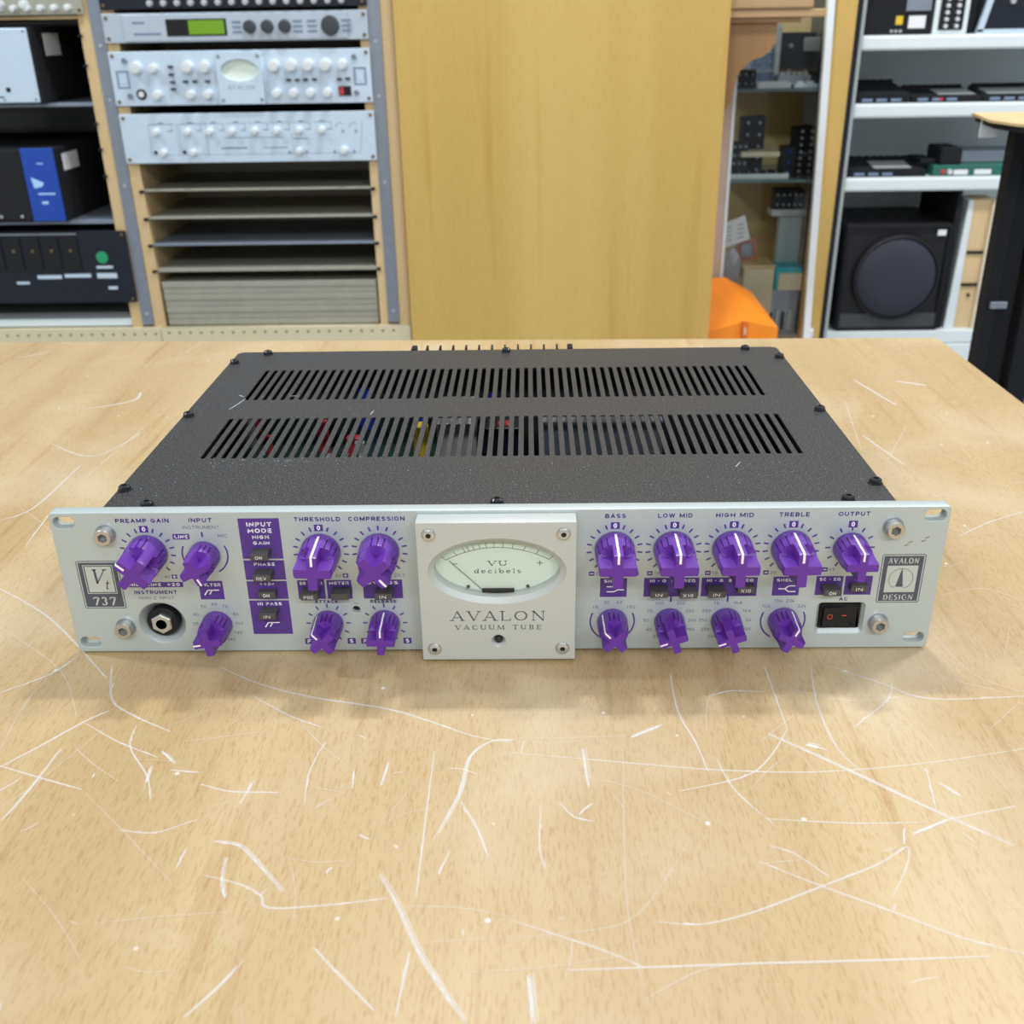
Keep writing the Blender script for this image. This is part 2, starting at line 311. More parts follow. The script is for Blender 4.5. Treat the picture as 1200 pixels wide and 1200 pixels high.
SG = {'A': (1.0, [_l(0, 0, .5, 1), _l(1, 0, .5, 1), _l(.2, .33, .8, .33)]),
 'B': (.9, [_l(0, 0, 0, 1), _l(0, 1, .6, 1), _l(0, .53, .6, .53), _l(0, 0, .6, 0), _a(.6, .765, .33, .235, 0, 180), _a(.6, .265, .4, .265, 0, 180)]),
 'C': (.95, [_a(.5, .5, .5, .5, 125, 415)]), 'D': (.95, [_l(0, 0, 0, 1), _l(0, 1, .45, 1), _l(0, 0, .45, 0), _a(.45, .5, .55, .5, 0, 180)]),
 'E': (.82, [_l(0, 0, 0, 1), _l(0, 1, 1, 1), _l(0, .5, .85, .5), _l(0, 0, 1, 0)]), 'F': (.8, [_l(0, 0, 0, 1), _l(0, 1, 1, 1), _l(0, .5, .85, .5)]),
 'G': (1.0, [_a(.5, .5, .5, .5, 90, 410), _l(.55, .45, 1, .45)]), 'H': (.92, [_l(0, 0, 0, 1), _l(1, 0, 1, 1), _l(0, .5, 1, .5)]), 'I': (.22, [_l(.5, 0, .5, 1)]),
 'K': (.9, [_l(0, 0, 0, 1), _l(0, .38, 1, 1), _l(.35, .6, 1, 0)]), 'L': (.78, [_l(0, 0, 0, 1), _l(0, 0, 1, 0)]),
 'M': (1.12, [_l(0, 0, 0, 1), _l(0, 1, .5, .15), _l(.5, .15, 1, 1), _l(1, 0, 1, 1)]), 'N': (.95, [_l(0, 0, 0, 1), _l(0, 1, 1, 0), _l(1, 0, 1, 1)]),
 'O': (1.05, [_a(.5, .5, .5, .5, 0, 360)]), 'P': (.85, _P), 'Q': (1.05, [_a(.5, .5, .5, .5, 0, 360), _l(.6, .3, 1, 0)]), 'R': (.92, _P+[_l(.5, .45, 1, 0)]),
 'S': (.88, [_a(.5, .76, .48, .24, 60, -180), _a(.5, .26, .5, .26, 0, 240)]), 'T': (.9, [_l(0, 1, 1, 1), _l(.5, 0, .5, 1)]),
 'U': (.92, [_l(0, 1, 0, .4), _l(1, 1, 1, .4), _a(.5, .4, .5, .4, 90, 270)]), 'V': (1.0, [_l(0, 1, .5, 0), _l(.5, 0, 1, 1)]),
 'W': (1.35, [_l(0, 1, .25, 0), _l(.25, 0, .5, 1), _l(.5, 1, .75, 0), _l(.75, 0, 1, 1)]), 'X': (.95, [_l(0, 0, 1, 1), _l(0, 1, 1, 0)]), 'Y': (.95, [_l(0, 1, .5, .45), _l(1, 1, .5, .45), _l(.5, 0, .5, .45)]), 'Z': (.9, [_l(0, 1, 1, 1), _l(1, 1, 0, 0), _l(0, 0, 1, 0)]),
 '0': (.78, [_a(.5, .5, .5, .5, 0, 360)]), '1': (.5, [_l(.7, 0, .7, 1), _l(.7, 1, .1, .75)]), '2': (.78, [_a(.5, .72, .46, .28, -80, 115), _l(.92, .6, 0, 0), _l(0, 0, 1, 0)]),
 '3': (.78, [_a(.5, .76, .44, .24, -70, 180), _a(.5, .26, .48, .26, 0, 250)]), '4': (.8, [_l(.75, 0, .75, 1), _l(.75, 1, 0, .3), _l(0, .3, 1, .3)]),
 '5': (.78, [_l(.9, 1, .15, 1), _l(.15, 1, .1, .55), _a(.48, .33, .5, .33, -50, 235)]), '6': (.78, [_a(.5, .32, .48, .32, 0, 360), _l(.04, .4, .55, 1)]),
 '7': (.75, [_l(0, 1, 1, 1), _l(1, 1, .35, 0)]), '8': (.78, [_a(.5, .76, .42, .24, 0, 360), _a(.5, .26, .48, .26, 0, 360)]), '9': (.78, [_a(.5, .68, .48, .32, 0, 360), _l(.96, .6, .45, 0)]),
 'k': (.6, [_l(0, 0, 0, 1), _l(0, .25, .85, .65), _l(.35, .42, 1, 0)]), 'v': (.6, [_l(0, .65, .5, 0), _l(.5, 0, 1, .65)]), 'u': (.6, [_l(0, .65, 0, 0), _l(0, 0, 1, 0), _l(1, 0, 1, .65)]),
 '+': (.7, [_l(0, .5, 1, .5), _l(.5, .12, .5, .88)]), '-': (.4, [_l(0, .5, 1, .5)]), ':': (.2, [_l(.5, .1, .5, .3), _l(.5, .7, .5, .9)]), '.': (.2, [_l(.5, .4, .5, .62)]), ' ': (.42, [])}
def text(mb, s_, cx, cz, w_, h_, y, bold=0.0, shear=0.0):  # sans lettering drawn with even strokes, centred, fitted to width and cap height
    t = h_*(.23 if bold > 0 else .13); gap = .26
    tot = sum(SG[c][0] for c in s_)+gap*(len(s_)-1); k = w_/tot; x = cx-w_/2; z0 = cz-h_/2+t/2; H = h_-t
    for ch in s_:
        wd, st = SG[ch]; W_ = max(wd*k-t, .01)
        for q in st:
            if q[0] == 'l':
                X0, Z0, X1, Z1 = x+t/2+q[1]*W_, z0+q[2]*H, x+t/2+q[3]*W_, z0+q[4]*H
                d = math.hypot(X1-X0, Z1-Z0) or 1; ex, ez = (X1-X0)/d*t*.42, (Z1-Z0)/d*t*.42
                mb.bar(X0-ex, Z0-ez, X1+ex, Z1+ez, t, y)
            else: mb.arc(x+t/2+q[1]*W_, z0+q[2]*H, q[3]*W_, q[4]*H, q[5], q[6], t, y, 16)
        x += (wd+gap)*k

# serif capitals: T thick stroke, t thin stroke, s serif, a arc
TK, TN = 0.20, 0.10
GL = {
 'A': (1.0, [('l', .10, 0, .50, 1, TN), ('l', .48, 1, .88, 0, TK), ('l', .25, .34, .73, .34, TN), ('s', .10, 0, .16), ('s', .88, 0, .18)]),
 'V': (1.0, [('l', .12, 1, .52, 0, TK), ('l', .50, 0, .88, 1, TN), ('s', .12, 1, .17), ('s', .88, 1, .16)]),
 'L': (.82, [('l', .22, 0, .22, 1, TK), ('l', .12, .03, .78, .03, TN), ('l', .76, 0, .80, .26, TN), ('s', .22, 1, .17)]),
 'O': (1.1, [('a', .55, .5, .44, .47, 0, 360)]),
 'N': (1.05, [('l', .18, 0, .18, 1, TN), ('l', .17, 1, .88, 0, TK), ('l', .88, 0, .88, 1, TN), ('s', .16, 1, .12), ('s', .18, 0, .14), ('s', .88, 1, .14)]),
 'C': (1.0, [('a', .54, .5, .42, .47, 130, 410)]),
 'U': (1.0, [('l', .20, .35, .20, 1, TK), ('l', .82, .35, .82, 1, TN), ('a', .51, .36, .32, .33, 90, 270), ('s', .2, 1, .16), ('s', .82, 1, .14)]),
 'M': (1.25, [('l', .18, 0, .20, 1, TN), ('l', .20, 1, .62, .05, TK), ('l', .62, .05, 1.04, 1, TN), ('l', 1.06, 0, 1.04, 1, TK), ('s', .18, 0, .14), ('s', 1.06, 0, .16)]),
 'T': (.92, [('l', .46, 0, .46, 1, TK), ('l', .06, .97, .86, .97, TN), ('l', .07, 1, .05, .75, TN), ('l', .85, 1, .87, .75, TN), ('s', .46, 0, .17)]),
 'B': (.86, [('l', .22, 0, .22, 1, TK), ('l', .1, .97, .5, .97, TN), ('l', .1, .03, .5, .03, TN), ('l', .2, .52, .5, .52, TN), ('a', .48, .745, .22, .225, 0, 180), ('a', .48, .275, .26, .245, 0, 180)]),
 'E': (.86, [('l', .22, 0, .22, 1, TK), ('l', .1, .97, .76, .97, TN), ('l', .1, .03, .78, .03, TN), ('l', .2, .52, .62, .52, TN), ('l', .76, 1, .76, .78, TN), ('l', .79, 0, .81, .25, TN), ('l', .62, .64, .62, .40, TN)]),
 'D': (1.0, [('l', .22, 0, .22, 1, TK), ('l', .1, .97, .5, .97, TN), ('l', .1, .03, .5, .03, TN), ('a', .46, .5, .42, .47, 0, 180)]),
 'S': (.74, [('a', .37, .74, .23, .23, -180, 60), ('a', .37, .27, .25, .245, 0, 240)]),
 'I': (.44, [('l', .22, 0, .22, 1, TK), ('s', .22, 0, .16), ('s', .22, 1, .16)]),
 'G': (1.05, [('a', .54, .5, .42, .47, 115, 410), ('l', .84, .05, .84, .42, TK), ('s', .84, .42, .15)]),
 '7': (.7, [('l', .08, .93, .64, .93, .14), ('l', .62, .93, .30, 0, TK), ('l', .09, .98, .09, .72, TN)]),
 '3': (.7, [('a', .32, .74, .22, .23, -70, 180), ('a', .32, .27, .25, .245, 0, 250)]),
 ' ': (.55, []),
 'd': (.72, [('a', .32, .33, .24, .30, 0, 360), ('l', .58, 0, .58, 1, .13), ('s', .54, 1, .09), ('s', .62, 0, .08)]),
 'e': (.66, [('a', .33, .33, .25, .30, 90, -220), ('l', .1, .36, .56, .36, TN)]),
 'c': (.62, [('a', .33, .33, .25, .30, 130, 410)]),
 'i': (.36, [('l', .18, 0, .18, .64, .13), ('l', .18, .84, .18, .98, .13), ('s', .18, 0, .13)]),
 'b': (.72, [('a', .40, .33, .24, .30, 0, 360), ('l', .14, 0, .14, 1, .13), ('s', .10, 1, .09)]),
 'l': (.36, [('l', .18, 0, .18, 1, .13), ('s', .18, 0, .13), ('s', .15, 1, .09)]),
 's': (.56, [('a', .27, .48, .18, .15, -180, 60), ('a', .27, .18, .20, .155, 0, 240)]),
 't': (.5, [('l', .24, .08, .24, .95, .13), ('l', .06, .66, .46, .66, TN), ('a', .36, .12, .12, .1, 150, 270)]),
}
def serif(mb, s_, cx, cz, w_, h_, y, shear=0.0, gap=0.14, tk=1.0):
    tot = sum(GL[c][0] for c in s_)+gap*(len(s_)-1); k = w_/tot; x = cx-w_/2
    for ch in s_:
        wd, st = GL[ch]; tmp = MB()
        for q in st:
            if q[0] == 'l':
                _, x0, z0, x1, z1, t = q; dx, dz = (x1-x0)*k, (z1-z0)*h_; l = math.hypot(dx, dz) or 1
                tw = t*h_*0.95*tk; nx, nz = -dz/l*tw/2, dx/l*tw/2
                X0, Z0, X1, Z1 = x0*k, z0*h_, x1*k, z1*h_
                tmp.flat([(X0+nx, Z0+nz), (X1+nx, Z1+nz), (X1-nx, Z1-nz), (X0-nx, Z0-nz)], y)
            elif q[0] == 's':
                _, x0, z0, hw = q; d = TN*h_/2*tk
                zc = z0*h_+(d if z0 < .5 else -d); tmp.bar((x0-hw)*k, zc, (x0+hw)*k, zc, TN*h_*tk, y)
            else:
                _, ax, az, rx, rz, a0, a1 = q
                tmp.arc(ax*k, az*h_, rx*k-TN*h_*.4, rz*h_-TN*h_*.2, a0, a1, TN*h_*tk, y, 20, TK*h_*tk)
        mb.add([(x+v[0]+shear*v[2], v[1], cz-h_/2+v[2]) for v in tmp.v], tmp.f); x += (wd+gap)*k

# ================================================================== ROOM
FL = -900
mb = MB().box(-2600, 2600, -900, 2700, FL-40, FL); f = mb.build('floor', M_FLOOR); f['kind'] = 'structure'
mb = MB().box(-2600, 2600, 2700, 2800, FL, 1700); f = mb.build('wall_back', M_WALL); f['kind'] = 'structure'
mb = MB().box(-2700, -2600, -900, 2800, FL, 1700); f = mb.build('wall_left', M_WALL); f['kind'] = 'structure'

# ================================================================== TABLE
TZ = -1.0
tb = thing('work_table', 'long pale beech work table with a scratched lacquered top in the foreground', 'table', (-300, 0, FL))
me = plate_z([(-1300, -900), (471, -900), (475.5, 622), (474.5, 626.5), (470, 628.5), (-1300, 668)], [], TZ-32, TZ, 1.0)
top = link('tabletop', me, M_TABLE, tb)
for x, y in ((-1240, -840), (400, -840), (-1240, 590), (400, 560)):
    MB().box(x-30, x+30, y-30, y+30, FL, TZ-32, 2).build('leg', M_PINE, tb)
MB().box(-1210, 370, 560, 580, TZ-110, TZ-32).build('apron', M_PINE, tb)
MB().box(-1210, 370, -850, -830, TZ-110, TZ-32).build('apron', M_PINE, tb)
# scratches: worn lines of their own shape, lying on the lacquer
sm = MB(); sf = MB()
ZC = [0]
def scratch(b, pts, wd, z=None):
    if z is None: ZC[0] += 1; z = TZ+0.03+ZC[0]*0.0003
    # smooth, taper, ribbon on the tabletop
    P = [Vector((p[0], p[1])) for p in pts]; Q = []
    for i in range(len(P)-1):
        a = P[max(i-1, 0)]; b0 = P[i]; c = P[i+1]; d = P[min(i+2, len(P)-1)]
        for k in range(5):
            t = k/5; Q.append(0.5*((2*b0)+(c-a)*t+(2*a-5*b0+4*c-d)*t*t+(3*b0-a-3*c+d)*t**3))
    Q.append(P[-1]); vs = []; n = len(Q)
    for i, q in enumerate(Q):
        t = (Q[min(i+1, n-1)]-Q[max(i-1, 0)]); t = t.normalized() if t.length else Vector((1, 0)); nn = Vector((-t.y, t.x))
        ww = wd*(0.35+0.65*math.sin(PI*(i+0.6)/(n+0.2)))*random.uniform(.8, 1.15)/2
        vs += [(q.x+nn.x*ww, q.y+nn.y*ww, z), (q.x-nn.x*ww, q.y-nn.y*ww, z)]
    b.add(vs, [(2*i, 2*i+1, 2*i+3, 2*i+2) for i in range(n-1)])
def L(x, y): return (x/2, 780+y/2)
def Rr(x, y): return (600+x/2, 780+y/2)
TR = [ # strong, traced on the tabletop
 ([L(520, 5), L(600, 40), L(720, 72), L(900, 100), L(1000, 128), L(1110, 165), L(1200, 180)], .8),
 ([L(1200, 175), L(1150, 178), L(1100, 215), L(1080, 290), L(1050, 350), L(1025, 395)], 1.2),
 ([L(0, 238), L(100, 185), L(200, 130), L(250, 108)], 1.0), ([L(0, 365), L(60, 300), L(140, 198)], .9),
 ([L(262, 0), L(263, 80), L(320, 120), L(400, 155)], .8), ([L(200, 135), L(280, 180), L(370, 215)], .6),
 ([L(320, 140), L(305, 190), L(345, 260), L(352, 315)], .7), ([L(355, 235), L(342, 275)], 1.0),
 ([L(0, 235), L(90, 262), L(190, 290)], .7), ([L(470, 278), L(540, 295), L(630, 297)], .8), ([L(595, 270), L(562, 325)], .7),
 ([L(762, 178), L(725, 250), L(714, 325)], .6), ([L(280, 385), L(360, 392), L(440, 368)], .7), ([L(410, 230), L(385, 205)], 1.0), ([L(400, 245), L(460, 250)], .7),
 ([L(500, 412), L(560, 422), L(610, 470), L(662, 530)], 1.1), ([L(480, 492), L(560, 512), L(610, 538), L(630, 568), L(760, 562), L(915, 545)], .8),
 ([L(890, 490), L(930, 560), L(980, 670), L(1040, 765), L(1090, 835)], 1.3), ([L(735, 662), L(800, 730), L(875, 808)], .8),
 ([L(430, 825), L(520, 745), L(555, 705)], .9), ([L(530, 450), L(520, 500), L(528, 545)], .9), ([L(960, 670), L(930, 810)], .7),
 ([L(1080, 320), L(1120, 385), L(1145, 450)], .8), ([L(1018, 200), L(995, 380), L(975, 545)], .6), ([L(910, 228), L(893, 282)], .9), ([L(830, 245), L(826, 290)], .7),
 ([L(590, 70), L(680, 118), L(755, 145)], .6), ([L(438, 428), L(415, 470)], .7), ([L(940, 565), L(1080, 568), L(1200, 590)], .5), ([L(985, 650), L(1200, 635)], .35),
 ([L(1055, 432), L(1028, 490)], .6), ([L(50, 495), L(130, 590), L(190, 690)], .3), ([L(190, 290), L(300, 400), L(410, 520)], .35),
 ([Rr(0, 205), Rr(200, 222), Rr(450, 243), Rr(640, 250), Rr(800, 245), Rr(1000, 225), Rr(1200, 195)], .6),
 ([Rr(0, 598), Rr(130, 640), Rr(220, 670), Rr(310, 708)], .6), ([Rr(0, 638), Rr(170, 622), Rr(270, 600), Rr(340, 530), Rr(420, 400)], .5),
 ([Rr(340, 600), Rr(440, 607), Rr(560, 580), Rr(720, 520), Rr(860, 465), Rr(925, 425), Rr(925, 470), Rr(890, 545)], .8),
 ([Rr(580, 460), Rr(720, 515), Rr(900, 580), Rr(1060, 640), Rr(1200, 675)], .7), ([Rr(600, 422), Rr(660, 440), Rr(735, 490)], .6),
 ([Rr(590, 0), Rr(620, 80), Rr(645, 150)], .6), ([Rr(645, 150), Rr(600, 220), Rr(540, 262), Rr(390, 295)], .7),
 ([Rr(600, 160), Rr(690, 200), Rr(830, 265), Rr(1000, 345), Rr(1175, 422)], 1.2), ([Rr(940, 395), Rr(1020, 362)], 1.6),
 ([Rr(1020, 362), Rr(1180, 330)], .6), ([Rr(700, 0), Rr(715, 90), Rr(760, 190), Rr(820, 250)], .7), ([Rr(740, 0), Rr(860, 40), Rr(980, 78), Rr(1200, 72)], .8),
 ([Rr(970, 20), Rr(1100, 50), Rr(1200, 75)], .5), ([Rr(280, 168), Rr(345, 142)], 2.4), ([Rr(165, 195), Rr(178, 275)], 1.3), ([Rr(110, 320), Rr(145, 355), Rr(185, 365)], .6),
 ([Rr(600, 360), Rr(800, 370), Rr(960, 368)], .6), ([Rr(260, 160), Rr(262, 400), Rr(275, 600), Rr(320, 800)], .5), ([Rr(370, 20), Rr(390, 110), Rr(430, 180), Rr(460, 250)], .7),
 ([Rr(480, 220), Rr(520, 290), Rr(600, 362)], .6), ([Rr(68, 325), Rr(65, 430), Rr(80, 480)], .6), ([Rr(40, 725), Rr(50, 838)], 1.6), ([Rr(130, 715), Rr(540, 700), Rr(900, 690), Rr(1120, 682)], .8),
 ([Rr(890, 40), Rr(880, 80), Rr(810, 138)], .7), ([Rr(915, 110), Rr(880, 160), Rr(905, 215)], .4), ([Rr(955, 150), Rr(1000, 215)], .5), ([Rr(970, 240), Rr(995, 340)], .6),
 ([Rr(455, 75), Rr(510, 60), Rr(590, 62)], .7), ([Rr(690, 185), Rr(715, 192)], 2.4), ([Rr(920, 380), Rr(918, 420)], .7), ([Rr(1000, 275), Rr(1040, 300)], 1.0), ([Rr(1190, 85), Rr(1120, 150)], .4),
 ([Rr(590, 465), Rr(680, 455)], .5), ([Rr(0, 172), Rr(200, 168), Rr(300, 160)], .35), ([Rr(660, 190), Rr(760, 310), Rr(880, 430)], .35),
 ([(0, 947), (40, 920), (130, 848)], .5), ([(0, 690), (60, 726), (125, 795)], .7), ([(0, 735), (70, 785), (90, 840)], .5), ([(0, 812), (60, 790), (90, 770)], .8), ([(0, 880), (30, 825), (70, 780)], .5),
 ([(0, 610), (40, 595), (95, 545)], .8), ([(30, 640), (60, 600)], .6), ([(100, 480), (155, 470), (165, 460)], 1.0), ([(60, 520), (110, 535), (170, 505)], .6), ([(20, 420), (60, 412)], .7), ([(170, 500), (100, 560)], .5),
 ([(1125, 628), (1160, 612), (1200, 600)], .7), ([(1000, 445), (1050, 475)], .8), ([(1010, 510), (1060, 545)], .7), ([(1050, 447), (1085, 452)], 1.3), ([(990, 470), (1010, 530)], .5), ([(1040, 540), (1062, 500)], .5), ([(1095, 700), (1150, 690), (1200, 705)], .5),
 ([(240, 400), (210, 418)], .5), ([(120, 735), (60, 740)], .4), ([(1090, 740), (1140, 790), (1200, 812)], .5), ([(900, 800), (1000, 822), (1100, 808)], .5)]
for pts, wd in TR:
    P_ = [PZ(x, y, TZ) for x, y in pts]; far = max(1.0, (P_[0].y+500)/420)
    P_ = [(p.x, p.y) for p in P_]
    if wd <= .55: scratch(sf, P_, wd*1.3*far); continue
    scratch(sf, P_, wd*1.5*far)
    for k in range(2 if wd < .9 else 3):
        o_ = (k-.5)*wd*.62; scratch(sm, [(x+o_*random.uniform(.6, 1.3), y+o_*.6) for x, y in P_], wd*random.uniform(.28, .5)*far)
    for k in range(int(wd*5)):                    # short frayed flecks alongside
        a = random.randrange(len(P_)-1); t = random.random(); x = P_[a][0]+(P_[a+1][0]-P_[a][0])*t; y = P_[a][1]+(P_[a+1][1]-P_[a][1])*t
        dx, dy = P_[a+1][0]-P_[a][0], P_[a+1][1]-P_[a][1]; l = math.hypot(dx, dy) or 1; u = random.uniform(2, 7)
        scratch(sm, [(x+random.uniform(-1, 1), y), (x+dx/l*u, y+dy/l*u)], random.uniform(.3, .7))
for i in range(480):
    x, y = random.uniform(-330, 460), random.uniform(-330, 640)
    if -260 < x < 260 and -70 < y < 330 and random.random() < .95: continue
    a = random.uniform(0, 2*PI); l = random.choice((3, 5, 8, 14, 25, 45, 70))*random.uniform(.6, 1.2); c = random.uniform(-.4, .4)
    pts = [(x, y), (x+l*.5*math.cos(a), y+l*.5*math.sin(a)), (x+l*.5*math.cos(a)+l*.5*math.cos(a+c), y+l*.5*math.sin(a)+l*.5*math.sin(a+c))]
    if max(p[0] for p in pts) > 465 or max(p[1] for p in pts) > 620: continue
    scratch(sf if l > 20 or random.random() < .5 else sm, pts, random.uniform(.25, .8) if l > 10 else random.uniform(.5, 1.4))
o = sm.build('scratches', M_SCR, top); o['kind'] = 'stuff'
o = sf.build('fine_scratches', M_SCR2, top); o['kind'] = 'stuff'

# ================================================================== PREAMP
pre = thing('preamp', 'silver-fronted black rack preamp with purple knobs and oval meter lying on the table', 'preamp', (0, 150, TZ))
ROW1, ROW2 = 64.0, 18.3
BIGX = [-190.8, -96.0, -64.0, 63.6, 95.4, 127.1, 158.8]
ZB = 40.0
buttons = [(-128, 64.4, 8), (-128, 51.6, 8), (-127.7, 38.9, 4.3), (-128, 27.2, 7.6), (-103.4, 39.6, 8), (-86.7, 39.6, 8), (-62.7, 39.6, 8),
           (88.1, 39.7, 8), (104.0, 39.3, 8), (119.4, 39.6, 8), (136, 39.9, 4.3), (182.4, 39.6, 7.2), (197.6, 40.4, 4.3)]
btn_text = ['ON', 'REV', 'ON', 'IN', 'PRE', '', 'IN', 'IN', 'X10', 'IN', 'X10', 'ON', 'IN']
holes = []
for x, z in ((-233.6, 82.4), (-233.4, 6.6), (233.4, 82.9), (233.2, 6.6)): holes.append(rrect(x-5.8, x+5.8, z-3.3, z+3.3, 3.25, 8))
JX, JZ = -190.3, 19.0
holes.append(circ(JX, JZ, 13.2))
for x, z, p in buttons: holes.append(rrect(x-.6-6.1, x-.6+6.1, z-2.9, z+2.9, .4, 2))
holes.append(rrect(177.4, 203.6, 9.6, 29.4, 2.5))
holes.append(rrect(-30, 30, 36, 76, 10))
holes.append(circ(-79.7, 27.0, 2.1, n=16))
me = plate_y(rrect(-241.3, 241.3, 0, 88.1, 2.2, 4), holes, 0, 7.8, 0.45)
fp = link('front_panel', me, M_ALU, pre, True)
Y1, Y2 = -0.04, -0.08; YPL = -11.55
def T(b, s_, x, z, w_, h_=2.55, bold=.028, y=Y1): text(b, s_, x, z, w_, h_, y, bold)
def scale(cx, cz, r, step, kmax, tl=2.7, tw=0.95, skip=(), nm='dial_scale'):
    b = MB()
    for k in range(-kmax, kmax+1):
        if k in skip: continue
        a = math.radians(step*k); s_, c_ = math.sin(a), math.cos(a)
        b.bar(cx+(r-tl/2)*s_, cz+(r-tl/2)*c_, cx+(r+tl/2)*s_, cz+(r+tl/2)*c_, tw, Y1)
    return b
def block(x0, x1, z0, z1, draw=None, r=0.0, nm='print_block'):
    o_ = MB().rect(x0, x1, z0, z1, Y1, r).build(nm, M_INKP, pre)
    if draw:
        w_ = MB(); draw(w_); w_.build('block_lettering', M_WHITE, o_)
    return o_
def tx(*items): return lambda b: [T(b, *it[:4], *(it[4:5] or (2.0,)), y=Y2) for it in items]
def zero(cx, cz): block(cx-2.4, cx+2.4, cz-2.0, cz+2.0, lambda b: text(b, '0', cx, cz, 1.9, 2.8, Y2, .03))
def sign(x, z, plus):
    def d(b):
        b.bar(x-.9, z, x+.9, z, .5, Y2)
        if plus: b.bar(x, z-.9, x, z+.9, .5, Y2)
    block(x-1.5, x+1.5, z-1.3, z+1.3, d)
for x in BIGX:
    scale(x, ROW1, 13.9, 19.6, 7, skip=() if x == -64.0 else (0,)).build('dial_scale', M_INKP, pre)
    if x != -64.0: zero(x, ROW1+14.2)
b = scale(190.4, ROW1, 11.9, 30, 5, skip=(0,)); b.bar(190.4, ROW1+12.5, 190.4, ROW1+10, .8, Y1); b.build('dial_scale', M_INKP, pre); zero(190.4, ROW1+14.0)
for x in (-96, -64.1): scale(x, ROW2, 11.3, 30, 5, 2.5, .85).build('dial_scale', M_INKP, pre)
def lab(s_, x, z, w_, h_=2.55, m_=None, bold=.03):
    b = MB(); T(b, s_, x, z, w_, h_, bold); return b.build('dial_lettering', m_ or M_INKP, pre)
for a in (('PREAMP GAIN', -190.9, 83.3, 29), ('INPUT', -159.4, 83.3, 12.6), ('THRESHOLD', -96.3, 83.4, 25), ('COMPRESSION', -64.4, 83.4, 30.3), ('BASS', 63.6, 83.9, 11), ('LOW MID', 95.4, 83.9, 18.4), ('HIGH MID', 127.1, 83.9, 20.2),
          ('TREBLE', 158.6, 84.0, 16.2), ('OUTPUT', 190.3, 84.1, 16.8), ('INSTRUMENT', -190.8, 39.0, 24, 2.3), ('ATTACK', -96.0, 32.2, 13, 2.1), ('RELEASE', -64.1, 32.2, 14.6, 2.1), ('AC', 190.9, 31.9, 4.8, 2.2)): lab(*a)
for a in (('INSTRUMENT', -159.6, 79.1, 20, 1.9), ('MIC', -148.3, 73.9, 5.4, 2.0), ('HIGH Z INPUT', -190.8, 35.4, 19.6, 1.8), ('vu', -79.8, 31.2, 2.6, 1.2)): lab(*a, M_INKG, 0)
block(-175.8, -166.6, 71.8, 75.2, tx(('LINE', -171.2, 73.5, 7.2)), .5)
block(-206.5, -174.6, 42.2, 45.5, tx(('MIC', -202, 43.9, 6), ('LINE', -191, 43.9, 8), ('+20', -180.0, 43.9, 7)), .5)
for x, z, s_, p_ in ((-190.8, 48.8, '40', True), (-96, 48.8, '20', True), (63.6, 48.9, '24', True), (95.4, 48.9, '16', True), (127.1, 48.9, '16', True), (158.8, 48.9, '20', True)):
    b = MB(); T(b, s_, x+8.2, z, 3.3, 1.9, 0); T(b, s_, x-8.2, z, 3.3, 1.9, 0); b.build('dial_numerals', M_INKG, pre); sign(x+12.1, z, True); sign(x-12.1, z, False)
b = MB(); T(b, '20:1', -54.2, 48.8, 5.6, 1.9, 0); T(b, '1:1', -73.5, 48.8, 4.4, 1.9, 0); b.build('dial_numerals', M_INKG, pre)
sign(178.6, 50.5, False); sign(202, 50.5, True); b = MB(); T(b, '45', 182.3, 50.5, 3.2, 1.9, 0); T(b, '10', 198.4, 50.5, 3.0, 1.8, 0); b.build('dial_numerals', M_INKG, pre)
b = MB(); [b.arc(-159.7, 62.5, 12.4, 12.4, a0, a1, .9, Y1, 20) for a0, a1 in ((-65, -150), (65, 150))]; b.bar(-159.6, 73.3, -159.6, 76.2, .9, Y1); b.build('dial_scale', M_INKP, pre)
def hp(b, cx, cz):
    b.bar(cx-2.2, cz+1.7, cx+4.2, cz+1.7, .6, Y2); b.bar(cx-4.2, cz-1.4, cx-2.1, cz+1.7, .7, Y2); b.bar(cx-1.4, cz-1.0, cx+.3, cz+1.7, .6, Y2)
block(-166.0, -152.6, 34.2, 46.0, lambda b: (T(b, 'FILTER', -159.3, 43.5, 10.6, 1.9, y=Y2), hp(b, -159.3, 38.4)))
b = MB()
for s_, x, z in (('35', -171.5, 18.4), ('40', -170.4, 24.4), ('50', -165.4, 29.6), ('60', -159.2, 31.1), ('70', -153.2, 29.6), ('80', -147.9, 24.4), ('100', -146.8, 18.4), ('120', -148.0, 12.4), ('140', -152.4, 7.9), ('30', -167, 8.5)): T(b, s_, x, z, 1.45*len(s_)+.2, 1.9, 0)
b.build('dial_numerals', M_INKG, pre)
block(-139.2, -116.9, 59.6, 84.2, tx(('INPUT', -128, 80.6, 13.5, 2.6), ('MODE', -128, 76.8, 13, 2.6), ('HIGH', -128, 72.9, 9, 2.0), ('GAIN', -128, 69.3, 9, 2.0)))
block(-139.2, -116.9, 46.5, 58.7, tx(('PHASE', -128, 56.3, 11.5, 2.0))); block(-139.2, -116.9, 34.2, 45.6, tx(('+48v', -128, 43.9, 8, 1.7)))
block(-139.2, -116.9, 11.3, 33.3, lambda b: (T(b, 'HI PASS', -127.9, 31.1, 13.5, 2.0, y=Y2), hp(b, -127.9, 17.2)))
block(-111.1, -96.0, 34.1, 46, tx(('EQ . DYN', -103.6, 44.1, 12.5, 1.9))); block(-94.9, -81.1, 34.1, 46, tx(('METER', -88.0, 44.1, 10.8, 1.9))); block(-74.8, -52.9, 34.1, 46, tx(('BYPASS', -63.8, 44.1, 17, 1.9)))
